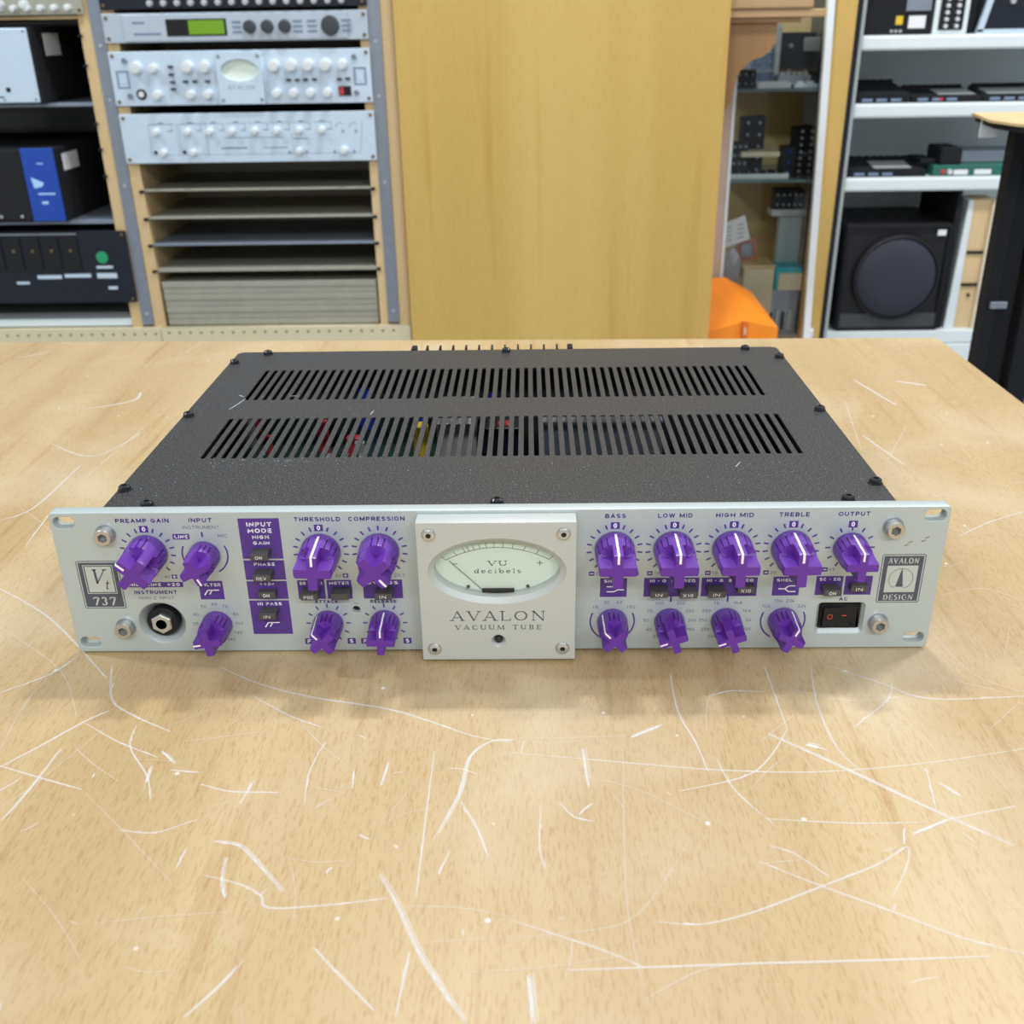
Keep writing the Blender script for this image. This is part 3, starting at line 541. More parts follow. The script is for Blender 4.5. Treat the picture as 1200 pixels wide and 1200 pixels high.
for x, s_ in ((-108.2, 'F'), (-84.0, 'S'), (-76.3, 'F'), (-52.2, 'S')): block(x-2.3, x+2.3, 4.4, 8.2, tx((s_, x, 6.3, 2.1, 2.5)))
def shelf_sym(b, cx):
    T(b, 'SHELF', cx, 44.1, 10.5, 1.9, y=Y2)
block(56.3, 71.1, 34.1, 46, lambda b: (shelf_sym(b, 63.7), b.bar(60, 40.6, 64, 40.6, .6, Y2), b.bar(60, 37.4, 64, 37.4, .6, Y2), b.bar(64, 37.4, 66, 38.6, .6, Y2), b.bar(66, 38.6, 69.5, 38.6, .6, Y2)))
for x0, x1, xs_ in ((80.4, 110.7, (88.0, 104.2, 96.2)), (112.0, 142.6, (119.3, 136, 127.6))):
    block(x0, x1, 34.1, 46, tx(('HI - Q', xs_[0], 44.1, 8.8, 1.9), ('FREQ', xs_[1], 44.1, 8.6, 1.9), ('8', xs_[2], 44.1, 1.6, 1.9)))
for x in (95.7, 127.1): block(x-.5, x+.5, 30.6, 34.1)
block(151.1, 165.8, 34.3, 46.2, lambda b: (shelf_sym(b, 158.3), b.bar(154.5, 38.6, 158, 38.6, .6, Y2), b.bar(158, 38.6, 160, 40.4, .6, Y2), b.bar(160, 40.4, 164, 40.4, .6, Y2), b.bar(158, 38.6, 160, 36.8, .6, Y2), b.bar(160, 36.8, 164, 36.8, .6, Y2)))
block(174.6, 189.3, 34.5, 46.4, tx(('SC . EQ', 182.1, 44.4, 11.5, 1.9))); block(190.4, 205.3, 34.5, 46.4, tx(('EQ', 197.9, 44.4, 4.8, 1.9)))
for cx, lb in ((63.6, (('15', -9.6, 9.2), ('30', -3.5, 12.4), ('60', 3.6, 12.4), ('150', 10.2, 9.2))), (158.8, (('10k', -9.9, 9.2), ('15k', -3.6, 12.6), ('20k', 2.9, 12.6), ('32k', 9.6, 9.2)))):
    b = MB(); [b.arc(cx, ROW2, 12.3, 12.3, a0, a1, .9, Y1, 20) for a0, a1 in ((-64, -150), (64, 150))]; b.build('dial_scale', M_INKP, pre)
    b = MB(); [T(b, s_, cx+dx, ROW2+dz, 1.5*len(s_)+.1, 1.9, 0) for s_, dx, dz in lb]; b.build('dial_numerals', M_INKG, pre)
for cx, lb in ((95.5, ('35', '40', '50', '75', '100', '200', '250', '300', '350', '450')), (127.1, ('220', '250', '350', '550', '1k', '1k4', '1k6', '2k', '2k5', '2k8'))):
    b = MB()
    for s_, (dx, dz) in zip(lb, ((-7.2, -10.2), (-11.2, -5.6), (-12.8, .4), (-11.2, 6.4), (-5.9, 11.5), (5.9, 11.5), (11.2, 6.5), (12.6, .4), (12.0, -5.6), (7.6, -10.2))): T(b, s_, cx+dx, ROW2+dz, 1.5*len(s_)+.1, 1.9, 0)
    b.build('dial_numerals', M_INKG, pre)
# badges
def badge(x0, x1, z0, z1):
    g = MB(); g.rect(x0+1.1, x1-1.1, z0+1.1, z1-1.1, Y1, .3); o_ = g.build('badge', M_INKK, pre)
    MB().frame(x0, x1, z0, z1, .45, Y1, 1.4).build('badge_outline', M_INKK, o_); return o_
bl = badge(-232.1, -208.7, 28.7, 59.0)
MB().frame(-228.7, -212.1, 38.3, 56.4, .45, Y2).build('badge_frame', M_PANELINK, bl); MB().rect(-227.6, -213.2, 39.3, 55.4, Y2).build('badge_window', M_PANELINK, bl)
g = MB(); serif(g, 'V', -222.3, 49.3, 7.6, 9.0, Y2-.04, .28, tk=.75); serif(g, 't', -217.6, 44.0, 2.6, 5.6, Y2-.04, .25); g.build('badge_lettering', M_INKK, bl)
g = MB(); serif(g, '737', -220.5, 33.5, 13.2, 5.3, Y2, .06); g.build('badge_lettering', M_PANELINK, bl)
br = badge(208.8, 232.4, 29.3, 59.6)
MB().rect(212.3, 229.0, 36.0, 52.6, Y2).build('badge_window', M_PANELINK, br)
g = MB(); serif(g, 'AVALON', 220.6, 55.6, 16.6, 3.5, Y2); serif(g, 'DESIGN', 220.6, 32.8, 16.6, 3.5, Y2); g.build('badge_lettering', M_PANELINK, br)
g = MB(); g.arc(220.6, 44.3, 6.5, 6.5, -146, 146, .25, Y2-.04, 40)
g.flat([(220.4, 50.8), (220.7, 50.8), (221.9, 40.4), (222.0, 39.4), (219.0, 39.4), (218.2, 39.9)], Y2-.05)
g.bar(220.6, 50.6, 222.2, 39.0, .25, Y2-.04); g.bar(222.2, 39.0, 224.0, 39.2, .25, Y2-.04); g.bar(216.9, 39.0, 218.4, 39.9, .25, Y2-.04); g.build('badge_emblem', M_INKK, br)
# dents and stains
MB().bar(-42, 32.4, -36, 32.3, .35, YPL).build('plate_scuff', M_LGREY, pre)
st = MB(); 
for x, z in ((222.5, 66.8), (220.5, 65.0), (229.2, 67.5), (231, 69.5)): st.bar(x-1.1, z-.3, x+1.1, z+.5, .6, Y1)
st.build('stain', mat('brown_stain', (0.22, 0.17, 0.10), .7), fp)

# knobs
def knob_mesh(R, Ln):
    grooves = [27, 45, 63]; a = 0.255*R; a0 = math.degrees(math.asin(a/R))
    ang = set()
    for q in range(4):
        b = q*90
        for g in (0, a0*.5, a0, a0+1.5, 30, 38, 45, 52, 60, 90-a0-1.5, 90-a0, 90-a0*.5): ang.add(round(b+g, 3))
        for g in grooves:
            for d in (-2.0, -1.2, 1.2, 2.0): ang.add(round(b+g+d, 3))
    ang = sorted(ang); n = len(ang)
    def rc(d):
        p = abs((d+45) % 90-45); p = math.radians(max(p, .01)); return min(R*.985, a/math.sin(p))
    def isg(d):
        m = d % 90; return any(abs(m-g) < 1.5 for g in grooves)
    rows = []
    for k, t in enumerate((0, .02, .10, .12, .46, 'A', 'B', 'C', .93, 1.0)):
        row = []
        for d in ang:
            p = abs((d % 90)-45)/45; q = math.radians(d)
            ts = .50+.12*p**2                                   # scoop starts further back between the arms
            if t == 'A': tt, r = ts, R*1.0
            elif t == 'B': tt, r = ts+.03, rc(d)*1.10 if rc(d) < R*.9 else R*.99
            elif t == 'C': tt, r = ts+.11, rc(d)
            elif t == .93: tt, r = .95, rc(d)
            elif t == 1.0: tt, r = 1.0, rc(d)*.955
            else: tt, r = t, R*(1.06-.05*t) if t > 0.01 else R*1.05
            if r > R*1.06: r = R*1.06
            if isg(d) and t in (.12, .46) or (isg(d) and t == 'A'): r -= .075*R
            row.append((r*math.sin(q), -tt*Ln, r*math.cos(q)))
        rows.append(row)
    m = MB(); m.add([v for r in rows for v in r], [(k*n+i, k*n+(i+1) % n, (k+1)*n+(i+1) % n, (k+1)*n+i) for k in range(len(rows)-1) for i in range(n)])
    # front face: centre square plus arms
    last = (len(rows)-1)*n; m.v.append((0, -Ln, 0)); c = len(m.v)-1
    for i in range(n): m.f.append((last+i, last+(i+1) % n, c))
    me = m.mesh('knob'); me.materials.append(M_PURP); me.materials.append(M_GROOVE_SHADE)
    for p in me.polygons:
        k, i = divmod(p.index, n)
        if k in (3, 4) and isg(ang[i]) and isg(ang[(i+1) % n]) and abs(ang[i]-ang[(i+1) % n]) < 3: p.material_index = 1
    return me
def line_mesh(R, Ln):
    m = MB(); w_ = .058*R+.02; h = .06
    prof = [(-.13*Ln, R*1.054+h), (-.46*Ln, R*1.038+h), (-.62*Ln, R*1.004+h), (-.94*Ln, R*.99+h), (-Ln-h, R*.955+h), (-Ln-h, R*.45)]
    for (y0, z0), (y1, z1) in zip(prof, prof[1:]):
        m.add([(-w_*1.0, y0, z0), (w_, y0, z0), (w_, y1, z1), (-w_, y1, z1)], [(0, 1, 2, 3)])
    return m.mesh('pointer_line')
KB, KS, KO = (10.3, 26.0), (8.0, 21.5), (8.7, 23.5)
kms = {}
for key in (KB, KS, KO):
    km = knob_mesh(*key); fixn(km)
    for f_ in km.polygons: f_.use_smooth = True
    km.set_sharp_from_angle(angle=math.radians(28)); lm = line_mesh(*key); lm.materials.append(M_WHITE); kms[key] = (km, lm)
knobs = [(-190.8, ROW1, KB, -47), (-159.7, 62.3, KS, 155), (-158.9, ROW2, KS, -98), (-96, ROW1, KB, 2), (-64, ROW1, KB, 140), (-96, ROW2, KS, -40), (-64.1, ROW2, KS, 2),
         (63.6, ROW1, KB, 0), (95.4, ROW1, KB, 0), (127.1, ROW1, KB, 0), (158.8, ROW1, KB, -1), (190.4, ROW1, KO, 0), (63.6, ROW2, KS, -44), (95.5, ROW2, KS, -110), (127.0, ROW2, KS, -110), (158.8, ROW2, KS, 26)]
for x, z, key, ang in knobs:
    k = bpy.data.objects.new('knob', kms[key][0]); C.objects.link(k); k.parent = pre
    k.location = Vector((x*S, -.0003, z*S))-Vector(pre.location); k.rotation_euler = (0, math.radians(ang), 0)
    l = bpy.data.objects.new('pointer_line', kms[key][1]); C.objects.link(l); l.parent = k
# buttons
for (x, z, p), s_ in zip(buttons, btn_text):
    b = MB().box(x-4.8, x+4.8, -p, 9.5, z-1.95, z+1.95, .35).build('push_button', M_BTN, pre)
    if s_:
        t_ = MB(); text(t_, s_, x-.3, z-.1, 1.7*len(s_)+.3, 2.0, -p-.05); t_.build('button_lettering', M_WHITE, b)
    MB().box(x-7.4, x+6.2, 9.5, 10.5, z-3.8, z+3.8).build('button_socket', M_BLK, pre)
# socket screws
for x, z in ((-212.0, 75.2), (-211.5, 16.3), (211.9, 76.0), (211.9, 16.6)):
    m = MB(); m.lathe(x, z, [(5.7, -.02), (5.6, -.35), (4.8, -.4)], 36, False, False); wsh = m.build('washer', M_RAILST, pre, True)
    def hexr(k, rr): a = (k*10) % 60-30; return rr/math.cos(math.radians(a))
    vs = []; rg = [(4.8, 0, -.3), (4.8, 0, -4.5), (4.35, 0, -5.1), (0, 2.35, -5.1), (0, 2.3, -2.4)]
    for c_, h_, yy in rg:
        for k in range(36):
            r_ = c_ or hexr(k, h_); vs.append((x+r_*math.sin(math.radians(k*10)), yy, z+r_*math.cos(math.radians(k*10))))
    m = MB(); m.add(vs, [(r*36+k, r*36+(k+1) % 36, (r+1)*36+(k+1) % 36, (r+1)*36+k) for r in range(4) for k in range(36)])
    sk = m.build('socket_screw', M_SOCK, pre, True)
    MB().lathe(x, z, [(2.75, -2.5), (2.7, -2.3)], 6).build('socket_floor_shade', M_RAILD, sk)  # dark floor disc, the shade inside the socket put into its colour
# jack
m = MB(); m.lathe(JX, JZ, [(13.3, .3), (13.2, .1), (9.4, 5.2), (9.2, 6.6)], 48, False, True); m.build('jack_recess', M_ALU, pre, True)
m = MB(); m.lathe(JX, JZ, [(9.0, 6.6), (9.0, 1.2), (8.4, .4), (5.6, .4)], 40, False, True); jk = m.build('jack_socket', M_BLK, pre, True)
m = MB(); m.lathe(JX, JZ, [(6.2, .6), (6.2, -1.2), (5.6, -1.8), (2.9, -1.8), (2.7, 0.5)], 6, False, False); m.build('hex_nut', M_STEEL, jk)
MB().lathe(JX, JZ, [(3.1, -1.84), (2.9, -1.84)], 24, True, True).build('jack_hole', M_MATTE, jk)
# power switch
m = MB()
ow, iw = rrect(177.4, 203.6, 9.6, 29.4, 2.5), rrect(179.2, 201.8, 12.3, 27.9, .8)
n = len(ow); m.add([(x, .2, z) for x, z in ow]+[(x, 2.8, z) for x, z in iw]+[(x, 7.7, z) for x, z in iw], [(i, (i+1) % n, n+(i+1) % n, n+i) for i in range(n)]+[(n+i, n+(i+1) % n, 2*n+(i+1) % n, 2*n+i) for i in range(n)])
m.build('switch_recess', M_ALU, pre)
m = MB(); m.frame(179.3, 201.7, 12.4, 27.8, 1.6, 1.4, .6); m.box(179.3, 201.7, 6.5, 8, 12.4, 27.8)
m.box(179.3, 180.9, 2.2, 7, 12.4, 27.8); m.box(200.1, 201.7, 2.2, 7, 12.4, 27.8); m.box(179.3, 201.7, 2.2, 7, 26.2, 27.8); m.box(179.3, 201.7, 2.2, 7, 12.4, 13.6)
sw = m.build('power_switch', M_BLK, pre)
m = MB(); m.add([(181, -.6, 13.7), (190, .4, 13.7), (197.5, 1.9, 13.7), (197.5, 7, 13.7), (181, 7, 13.7), (181, -.6, 26.1), (190, .4, 26.1), (197.5, 1.9, 26.1), (197.5, 7, 26.1), (181, 7, 26.1)],
               [(0, 1, 2, 3, 4), (9, 8, 7, 6, 5), (0, 5, 6, 1), (1, 6, 7, 2), (2, 7, 8, 3), (3, 8, 9, 4), (4, 9, 5, 0)]); rk = m.build('rocker', M_BLK, sw)
m = MB(); m.arc(0, 0, 1.3, 1.5, 0, 360, .35, 0, 20); 
m.v = [(184.8+v[0], .9-1.5+(184.8+v[0]-181)/9*1.0-.1, 20.5+v[2]) for v in m.v]
m.add([(191.6, .62, 20.9), (194.4, 1.18, 20.7), (194.4, 1.18, 20.2), (191.6, .62, 20.4)], [(0, 1, 2, 3)])
m.build('switch_marking', mat('orange_red_ink', (0.6, 0.08, 0.03), .5), sw)
MB().lathe(-79.7, 27, [(2.1, 5), (2.1, 3)], 16).build('indicator', M_BLK, pre)

# meter plate
OX, OZ = 0.0, 56.7
YP = -11.5
ang = [2*PI*i/64 for i in range(64)]
me = plate_y(rrect(-42.4, 42.4, .9, 86.2, .5, 2), [circ(OX, OZ, 37.1, 19.9, 64), circ(0, 13.1, 3.9, n=24)], YP, 0, 0.25)
mp = link('meter_plate', me, M_PLATE, pre, True)
m = MB(); n = 64; ring = [(37.1, 19.9, YP+.2), (34.3, 17.3, YP+3.0), (34.0, 17.1, -1.6)]
m.add([(OX+a_*math.cos(t), y, OZ+b_*math.sin(t)) for a_, b_, y in ring for t in ang], [(k*n+i, k*n+(i+1) % n, (k+1)*n+(i+1) % n, (k+1)*n+i) for k in range(2) for i in range(n)])
m.build('meter_bezel', M_PLATE, mp, True)
m = MB(); m.lathe(0, 13.1, [(3.9, YP+.2), (2.2, YP+2.6), (2.1, YP+3.2)], 32, False, False); m.build('lamp_recess', M_PLATE, mp, True)
MB().lathe(0, 13.1, [(2.3, YP+4), (2.2, YP+1.6), (1.6, YP+.9), (.6, YP+.7)], 24).build('indicator_lamp', M_SCREW, mp, True)
for x, z in ((-35.7, 79.2), (35.6, 79.3), (-35.6, 8.3), (35.4, 8.4)):
    m = MB(); m.lathe(x, z, [(4.0, YP-.05), (3.9, YP-.5), (3.5, YP-.5), (3.3, YP-.15)], 32, False, False)
    m.lathe(x, z, [(3.4, YP-.2), (3.2, YP-1.1), (2.4, YP-1.5), (1.5, YP-1.6), (1.2, YP-.9)], 32, False, True)
    s_ = m.build('plate_screw', M_STEEL, mp, True)
    MB().lathe(x, z, [(1.35, YP-1.2), (1.25, YP-1.25)], 6).build('screw_socket', M_BLK, s_)
m = MB(); serif(m, 'AVALON', 0, 29.3, 52.2, 6.1, YP-.04, 0, .16, .72); serif(m, 'VACUUM TUBE', 0, 22.0, 47.8, 2.9, YP-.04, 0, .30, .95); m.build('plate_lettering', M_INKK, mp)
YF = -2.0
mf = MB().box(-36, 36, YF, -.8, 37, 76).build('meter_face', M_FACE, pre)
m = MB(); yy = YF-.05
def az(x): return 66.6-(x/28.2)**2*7.6
xs = [-28+56*i/24 for i in range(25)]
for a_, b_ in zip(xs, xs[1:]): m.bar(a_, az(a_), b_, az(b_), .32, yy)
for a_, b_ in (((-28, 59), (-30.9, 61.7)), ((28.1, 59), (30.6, 61.4))): m.bar(a_[0], a_[1], b_[0], b_[1], .3, yy)
for bx_, tx in ((-21.9, -23.9), (-17.3, -18.7), (-15.1, -16.4), (-12.3, -13.4), (-9.2, -10), (-5.7, -6.2), (-1.5, -1.7), (3.1, 3.3), (8.2, 8.9), (14.3, 15.6), (21.2, 22.6)):
    l = 3.0; z0 = az(bx_); dx = tx-bx_; m.bar(bx_, z0, tx, z0+math.sqrt(max(l*l-dx*dx, .1)), .3, yy)
serif(m, 'VU', 0, 56.9, 11, 3.1, yy); serif(m, 'decibels', 0, 52.2, 26, 2.9, yy, 0, .22)
m.bar(-24.8, 56.6, -21.6, 56.6, .4, yy); m.bar(21.5, 56.9, 24.7, 56.9, .4, yy); m.bar(23.1, 55.3, 23.1, 58.5, .4, yy)
m.build('meter_scale', M_INKK, mf)
for x in (-16.3, 16.5): MB().lathe(x, 42.6, [(1.0, YF), (1.0, YF-.4)], 12).build('face_screw', M_NEEDLE, mf)
MB().box(-8.6, 9.0, YF-2.4, YF, 38.6, 41.4).build('needle_hub', M_BLK, mf)
MB().tube([(-26.2, YF-1.2, 59.3), (-8.4, YF-1.2, 41.0)], .17, 6).build('needle', M_NEEDLE, mf)
MB().flat(circ(OX, OZ, 34.0, 17.1, 64), YF-3.2).build('meter_glass', M_GLASS, mp)

# chassis
T0, T1 = 84.8, 86.0
BX, BY0, BY1 = 216.0, 7.9, 305.0
slots = []
for y0, y1 in ((187.5, 256.5), (80.5, 150.5)):
    for i in range(58): x = -181.2+i*6.358; slots.append(rrect(x-1.5, x+1.5, y0, y1, 1.1, 3))
me = plate_z([(-BX, BY0), (BX, BY0), (BX, BY1-5), (BX-1.5, BY1-1.5), (BX-5, BY1), (-BX+5, BY1), (-BX+1.5, BY1-1.5), (-BX, BY1-5)], slots, T0, T1, .2)
cover = link('top_cover', me, M_COVER, pre)
# dust and scuffs on the cover
dm = MB()
for i in range(260):
    if i < 120: x, y = random.uniform(-215, 215), random.uniform(10, 78)
    elif i < 180: x, y = random.gauss(-145, 22), random.gauss(75, 4)
    else: x, y = random.uniform(-215, 215), random.uniform(154, 185)
    if abs(x) > 214: continue
    r = random.uniform(.12, .4); a = random.uniform(0, 6.3)
    dm.add([(x+r*math.cos(a+q), y+r*math.sin(a+q), T1+.03) for q in (0, 1.6, 3.1, 4.7)], [(0, 1, 2, 3)])
for p, wd in (([PZ(288, 467, T1), PZ(278, 474, T1), PZ(268, 480, T1)], .7), ([PZ(280, 463, T1), PZ(286, 465, T1)], .6), ([PZ(434, 486, T1), PZ(438, 481, T1)], .6), ([PZ(862, 547, T1), PZ(868, 541, T1)], .5), ([PZ(340, 464, T1), PZ(352, 464, T1)], .5)):
    scratch(dm, [(v.x, v.y) for v in p], wd, T1+.03)
o = dm.build('dust_specks', mat('pale_dust', (.42, .45, .5), .8), cover); o['kind'] = 'stuff'
for i in range(1):
    m = MB(); m.box(-BX, -BX+1.5, BY0, BY1, 3, T0); m.box(BX-1.5, BX, BY0, BY1, 3, T0); m.box(-BX, BX, BY0, BY0+1.5, 3, T0); m.box(-BX, BX, BY1-1.5, BY1, 3, T0); m.box(-BX, BX, BY0, BY1, 3, 4.5)
    m.build('chassis', M_BLACKM, pre)
def cover_screw(x, y):
    m = MB(); m.lathez(x, y, [(4.1, T1), (4.1, T1+.4), (3.5, T1+.5), (3.4, T1+2.2), (2.6, T1+2.9), (1.5, T1+3.0), (1.3, T1+2.0), (.1, T1+1.9)], 20); m.build('cover_screw', M_SCREW, pre, True)
for x, y in ((-191, 299), (-212, 276), (-212, 156), (-212, 35), (-192, 13.5), (0, 299), (0, 13.5), (190, 299), (212, 276), (212, 156), (212, 36), (190.5, 13.5)): cover_screw(x, y)
for x in (-170, 170):
    for y in (40, 270): MB().lathez(x, y, [(9, TZ+.05), (10, TZ+1), (10, 3)]).build('rubber_foot', M_MATTE, pre)
hs = MB().box(-77.5, 53.5, BY1, BY1+4, 8, 82).build('heat_sink', M_MATTE, pre)
for i in range(13):
    x = -75.2+i*10.55; t = 2.1 if i in (0, 12) else .75
    MB().box(x-t, x+t, BY1+4, BY1+15.5, 8, 85.6).build('fin', M_MATTE, hs)
# inside, seen through the slots
pcb = MB().box(-205, -30, 30, 290, 30, 32).build('circuit_board', M_PCB, pre)
MB().box(-20, 205, 25, 150, 30, 32).build('circuit_board', M_PCB, pre)
cols = [M_BLUEP, M_LGREY, M_BLK, M_BLK, M_BLUEP, M_RED, M_LGREY, M_PCB, M_YEL]
for i in range(70):
    x, y = random.uniform(-175, -80), random.uniform(70, 150); r = random.uniform(2.5, 6); h = random.uniform(8, 34)
    if i > 48: x, y = random.uniform(-200, 0), random.uniform(190, 280)
    MB().lathez(x, y, [(r, 32), (r, 31+h), (r*.8, 32+h)], 10).build('capacitor', random.choice(cols), pre, True)
for i, (x, y, c) in enumerate(((0, 84, M_BLUEP), (9, 84, M_BLUEP), (19, 84, M_BLUEP), (33, 82, M_LGREY), (56, 85, M_LGREY), (94, 88, M_BLK), (100, 85, M_RED), (112, 84, M_RED), (140, 92, M_LGREY), (168, 84, M_LGREY), (-24, 92, M_BLUEP))):
    MB().lathez(x, y, [(4, 32), (4, 58), (3.2, 60)], 10).build('capacitor', c, pre, True)
MB().box(-48, -20, 190, 250, 20, 66, 1).build('transformer_cover', M_LGREY, pre)
MB().box(25, 112, 178, 228, 20, 70, 1).build('transformer_cover', M_RAILST, pre)
MB().box(-18, 12, 190, 230, 20, 62, 1).build('transformer_cover', M_DARK, pre)
for k, c in enumerate((M_YEL, M_PAPER, M_YEL, M_RED)):
    MB().tube([(-62+k*3, 70, 34), (-58+k*4, 82, 55+k), (-52+k*2, 100, 66), (-56-k*3, 125, 60), (-60-k*2, 150, 36)], 1.5, 8).build('wire', c, pre, True)
for k in range(5):
    MB().box(-120+k*6, -116+k*6, 120, 146, 32, 62).build('circuit_card', M_PCB if k % 2 else M_LGREY, pre)

# ================================================================== LEFT: EQUIPMENT RACK
RY = 1500
rack = thing('equipment_rack', 'tall two-bay pine equipment rack with grey steel strips behind the table at left', 'rack', (-700, 1700, FL))
def post(x0, x1, y0=RY, y1=1940, z1=480, m=M_PINE): return MB().box(x0, x1, y0, y1, -238, z1).build('post', m, rack)
post(-775, -754); post(-730.5, -709); post(-754, -730.5, RY+8); post(-277, -261.5); post(-261.5, -238.5, RY+8); post(-238.5, -217.5); post(-1290, -1240)
for x0, x1 in ((-753.5, -731), (-261, -239)):
    a = MB().box(x0, x1, RY-2, RY+2, -207, 480).build('steel_strip', M_RAILST, rack)
    for z in (-185, 60, 210, 300):
        MB().lathe((x0+x1)/2, z, [(3, RY-2), (2.6, RY-3.5)], 10).build('bolt', M_LGREY, a)
MB().box(-709, -277, 1760, 1775, -238, 480).build('back_board', M_BKB, rack)
MB().box(-1240, -775, 1940, 1955, -238, 480).build('back_board', M_RAILD, rack)
MB().box(-1290, -217, RY+6, 1955, -260, -238).build('base_board', M_PLINTH, rack)
rail1 = plate_y([(-1290, -300), (-717, -300), (-717, -212), (-1290, -212)], [circ(-1262+i*21.4, -224, 2.6, n=8) for i in range(26)], RY-12, RY+4)
link('perforated_rail', rail1, M_PLINTH, rack)
rail2 = plate_y([(-715.5, -300), (-217, -300), (-217, -212), (-715.5, -212)], [circ(-700+i*21.4, -222, 2.6, n=8) for i in range(22)], RY-12, RY+4)
link('perforated_rail', rail2, M_PLINTH, rack)
MB().box(-1290, -217, RY+10, 1955, FL, -300).build('cabinet_base', M_PINE, rack)
def rshelf(x0, x1, z, m, lip=4.0, y1=1758): return MB().box(x0, x1, RY+2, y1, z-lip, z, .8).build('shelf', m, rack)
M_SH2 = mat('blue_grey_shelf', (0.25, 0.29, 0.36), 0.35, 0.4, bump=0.08, scale=30, var=0.15)
for z, m_, in ((52, M_SHEET), (1, M_SHEET), (-49.5, M_SH2)): rshelf(-711, -275, z, m_)
rshelf(-711, -275, -97, M_SHEET, 7)
for k in range(7):                                            # pile of spare sheet shelves at the bottom
    z = -124-k*12.4; MB().box(-705+k*.4, -281, RY+4+(k % 2)*1.5, 1755, z-11.6, z, .8).build('stacked_sheet', M_SHEET, rack)
for z in (50, -1, -51, -100):
    for x in (-712.5, -273): MB().box(x-3.5, x+3.5, RY-5, RY+6, z-4, z+1).build('shelf_clip', M_MATTE, rack)
# left bay shelves
rshelf(-1238, -776, 206, M_SH2, 6); rshelf(-1238, -776, -2, M_SH2, 8)
MB().box(-1238, -776, RY+4, 1935, -210, -196, .8).build('shelf', M_SHELFW, rack)
MB().box(-1238, -776, RY+2, 1935, 344, 350, .8).build('shelf', M_PINE, rack)
for z in (317, 268, 170, 125, 78):
    MB().box(-779, -772, RY-5, RY+4, z-2, z+2).build('shelf_clip', M_MATTE, rack)

def dev(name, label, cat, x0, x1, z0, z1, m_face, depth=250, ymark=True):
    t = thing(name, label, cat, ((x0+x1)/2, RY+depth/2, z0))
    MB().box(x0+24, x1-24, RY-3, RY+depth, z0+2, z1-2).build('housing', M_MATTE, t)
    p = MB().box(x0, x1, RY-8, RY-3, z0, z1, .8).build('front_panel', m_face, t)
    for x in (x0+7, x1-7):
        for z in (z0+7, z1-7): MB().lathe(x, z, [(3.4, RY-8), (2.6, RY-10.5)], 10).build('rack_screw', M_GOLD, t)
    return t, p
FY = RY-8
def kn(t, x, z, r, l, m_, n=20):
    return MB().lathe(x, z, [(r*1.1, FY), (r, FY-l*.5), (r*.92, FY-l), (r*.5, FY-l-.6)], n).build('knob', m_, t, True)
DX0, DX1 = -730, -261
# dark top device
t, p = dev('rack_mixer', 'black rack mixer with small white knobs topmost in the right rack bay', 'rack device', DX0, DX1, 357, 401, M_DARK)
for i in range(15): kn(t, -640+i*24, 366 if i % 2 == 0 else 366, 5.2, 8, M_LGREY, 12)
# reverb / module
t, p = dev('synth_module', 'slim silver rack unit with a lit green screen and dark round knobs', 'rack device', DX0, DX1, 304, 351, M_DEVS)
MB().box(DX0+36, DX1-36, FY-2.5, FY, 306, 349, 1).build('raised_fascia', M_DEVS, t)
m = MB().box(-617, -510, FY-3.6, FY-2, 313.5, 341, .5).build('screen_window', M_BLK, t)
MB().box(-577, -514, FY-4.2, FY-3, 316, 338.5).build('screen', M_LCD, m)
m = MB(); m.box(-676, -655, FY-3, FY-2, 334, 337.5); m.box(-676, -628, FY-3, FY-2, 316, 319.5)
for z in (319, 327, 335):
    for x in (-492, -384, -359, -298): m.box(x-8, x+8, FY-3.6, FY-2, z-1.5, z+1.5)
m.build('button_strip', M_MARK, t)
for x in (-469, -438, -407): kn(t, x, 327, 10.5, 14, M_KND)
kn(t, -327, 327, 15.5, 14, M_KND)
# channel strip with oval meter
t, p = dev('channel_strip', 'silver rack channel strip with pale knobs and an oval cream meter, in the rack', 'rack device', DX0, DX1, 200, 290, M_DEVW)
KX = .972; cx0 = -495.5
def vx(x): return cx0+x*KX
def vz(z): return 200+z*1.0
for x, z, key, ang in knobs:
    kn(t, vx(x), vz(z), key[0]*.95, 16, M_KNW)
for (x, z, q) in buttons: MB().box(vx(x)-4, vx(x)+4, FY-6, FY, vz(z)-2, vz(z)+2).build('push_button', M_KND, t)
plt = link('meter_plate', plate_y([(vx(-42), vz(1)), (vx(42), vz(1)), (vx(42), vz(87)), (vx(-42), vz(87))], [circ(vx(0), vz(57), 34, 18.5, 48)], FY-8, FY), M_DEVW, t)
MB().flat(circ(vx(0), vz(57), 35, 20), FY-.5).build('meter_face', M_FACE, plt)
m = MB(); serif(m, 'AVALON', vx(0), vz(29), 50, 6, FY-8.1); m.build('plate_lettering', M_MARK, plt)
for x in (-36, 36):
    for z in (80, 8): MB().lathe(vx(x), vz(z), [(3.5, FY-8), (2.8, FY-9)], 10).build('plate_screw', M_RAILST, plt)
m = MB()
for a in (-232, 208.8):
    m.frame(vx(a), vx(a+23.6), vz(29), vz(59), 3.2, FY-.1)
    m.frame(vx(a)+4.5, vx(a+23.6)-4.5, vz(36), vz(54), .6, FY-.1)
m.build('badge_print', M_MARK, t)
for x, z in ((-212, 75.2), (-211.5, 16.3), (211.9, 76), (211.9, 16.6)): MB().lathe(vx(x), vz(z), [(5, FY), (4.5, FY-5), (2.6, FY-5), (2.6, FY-3)], 12).build('socket_screw', M_RAILST, t)
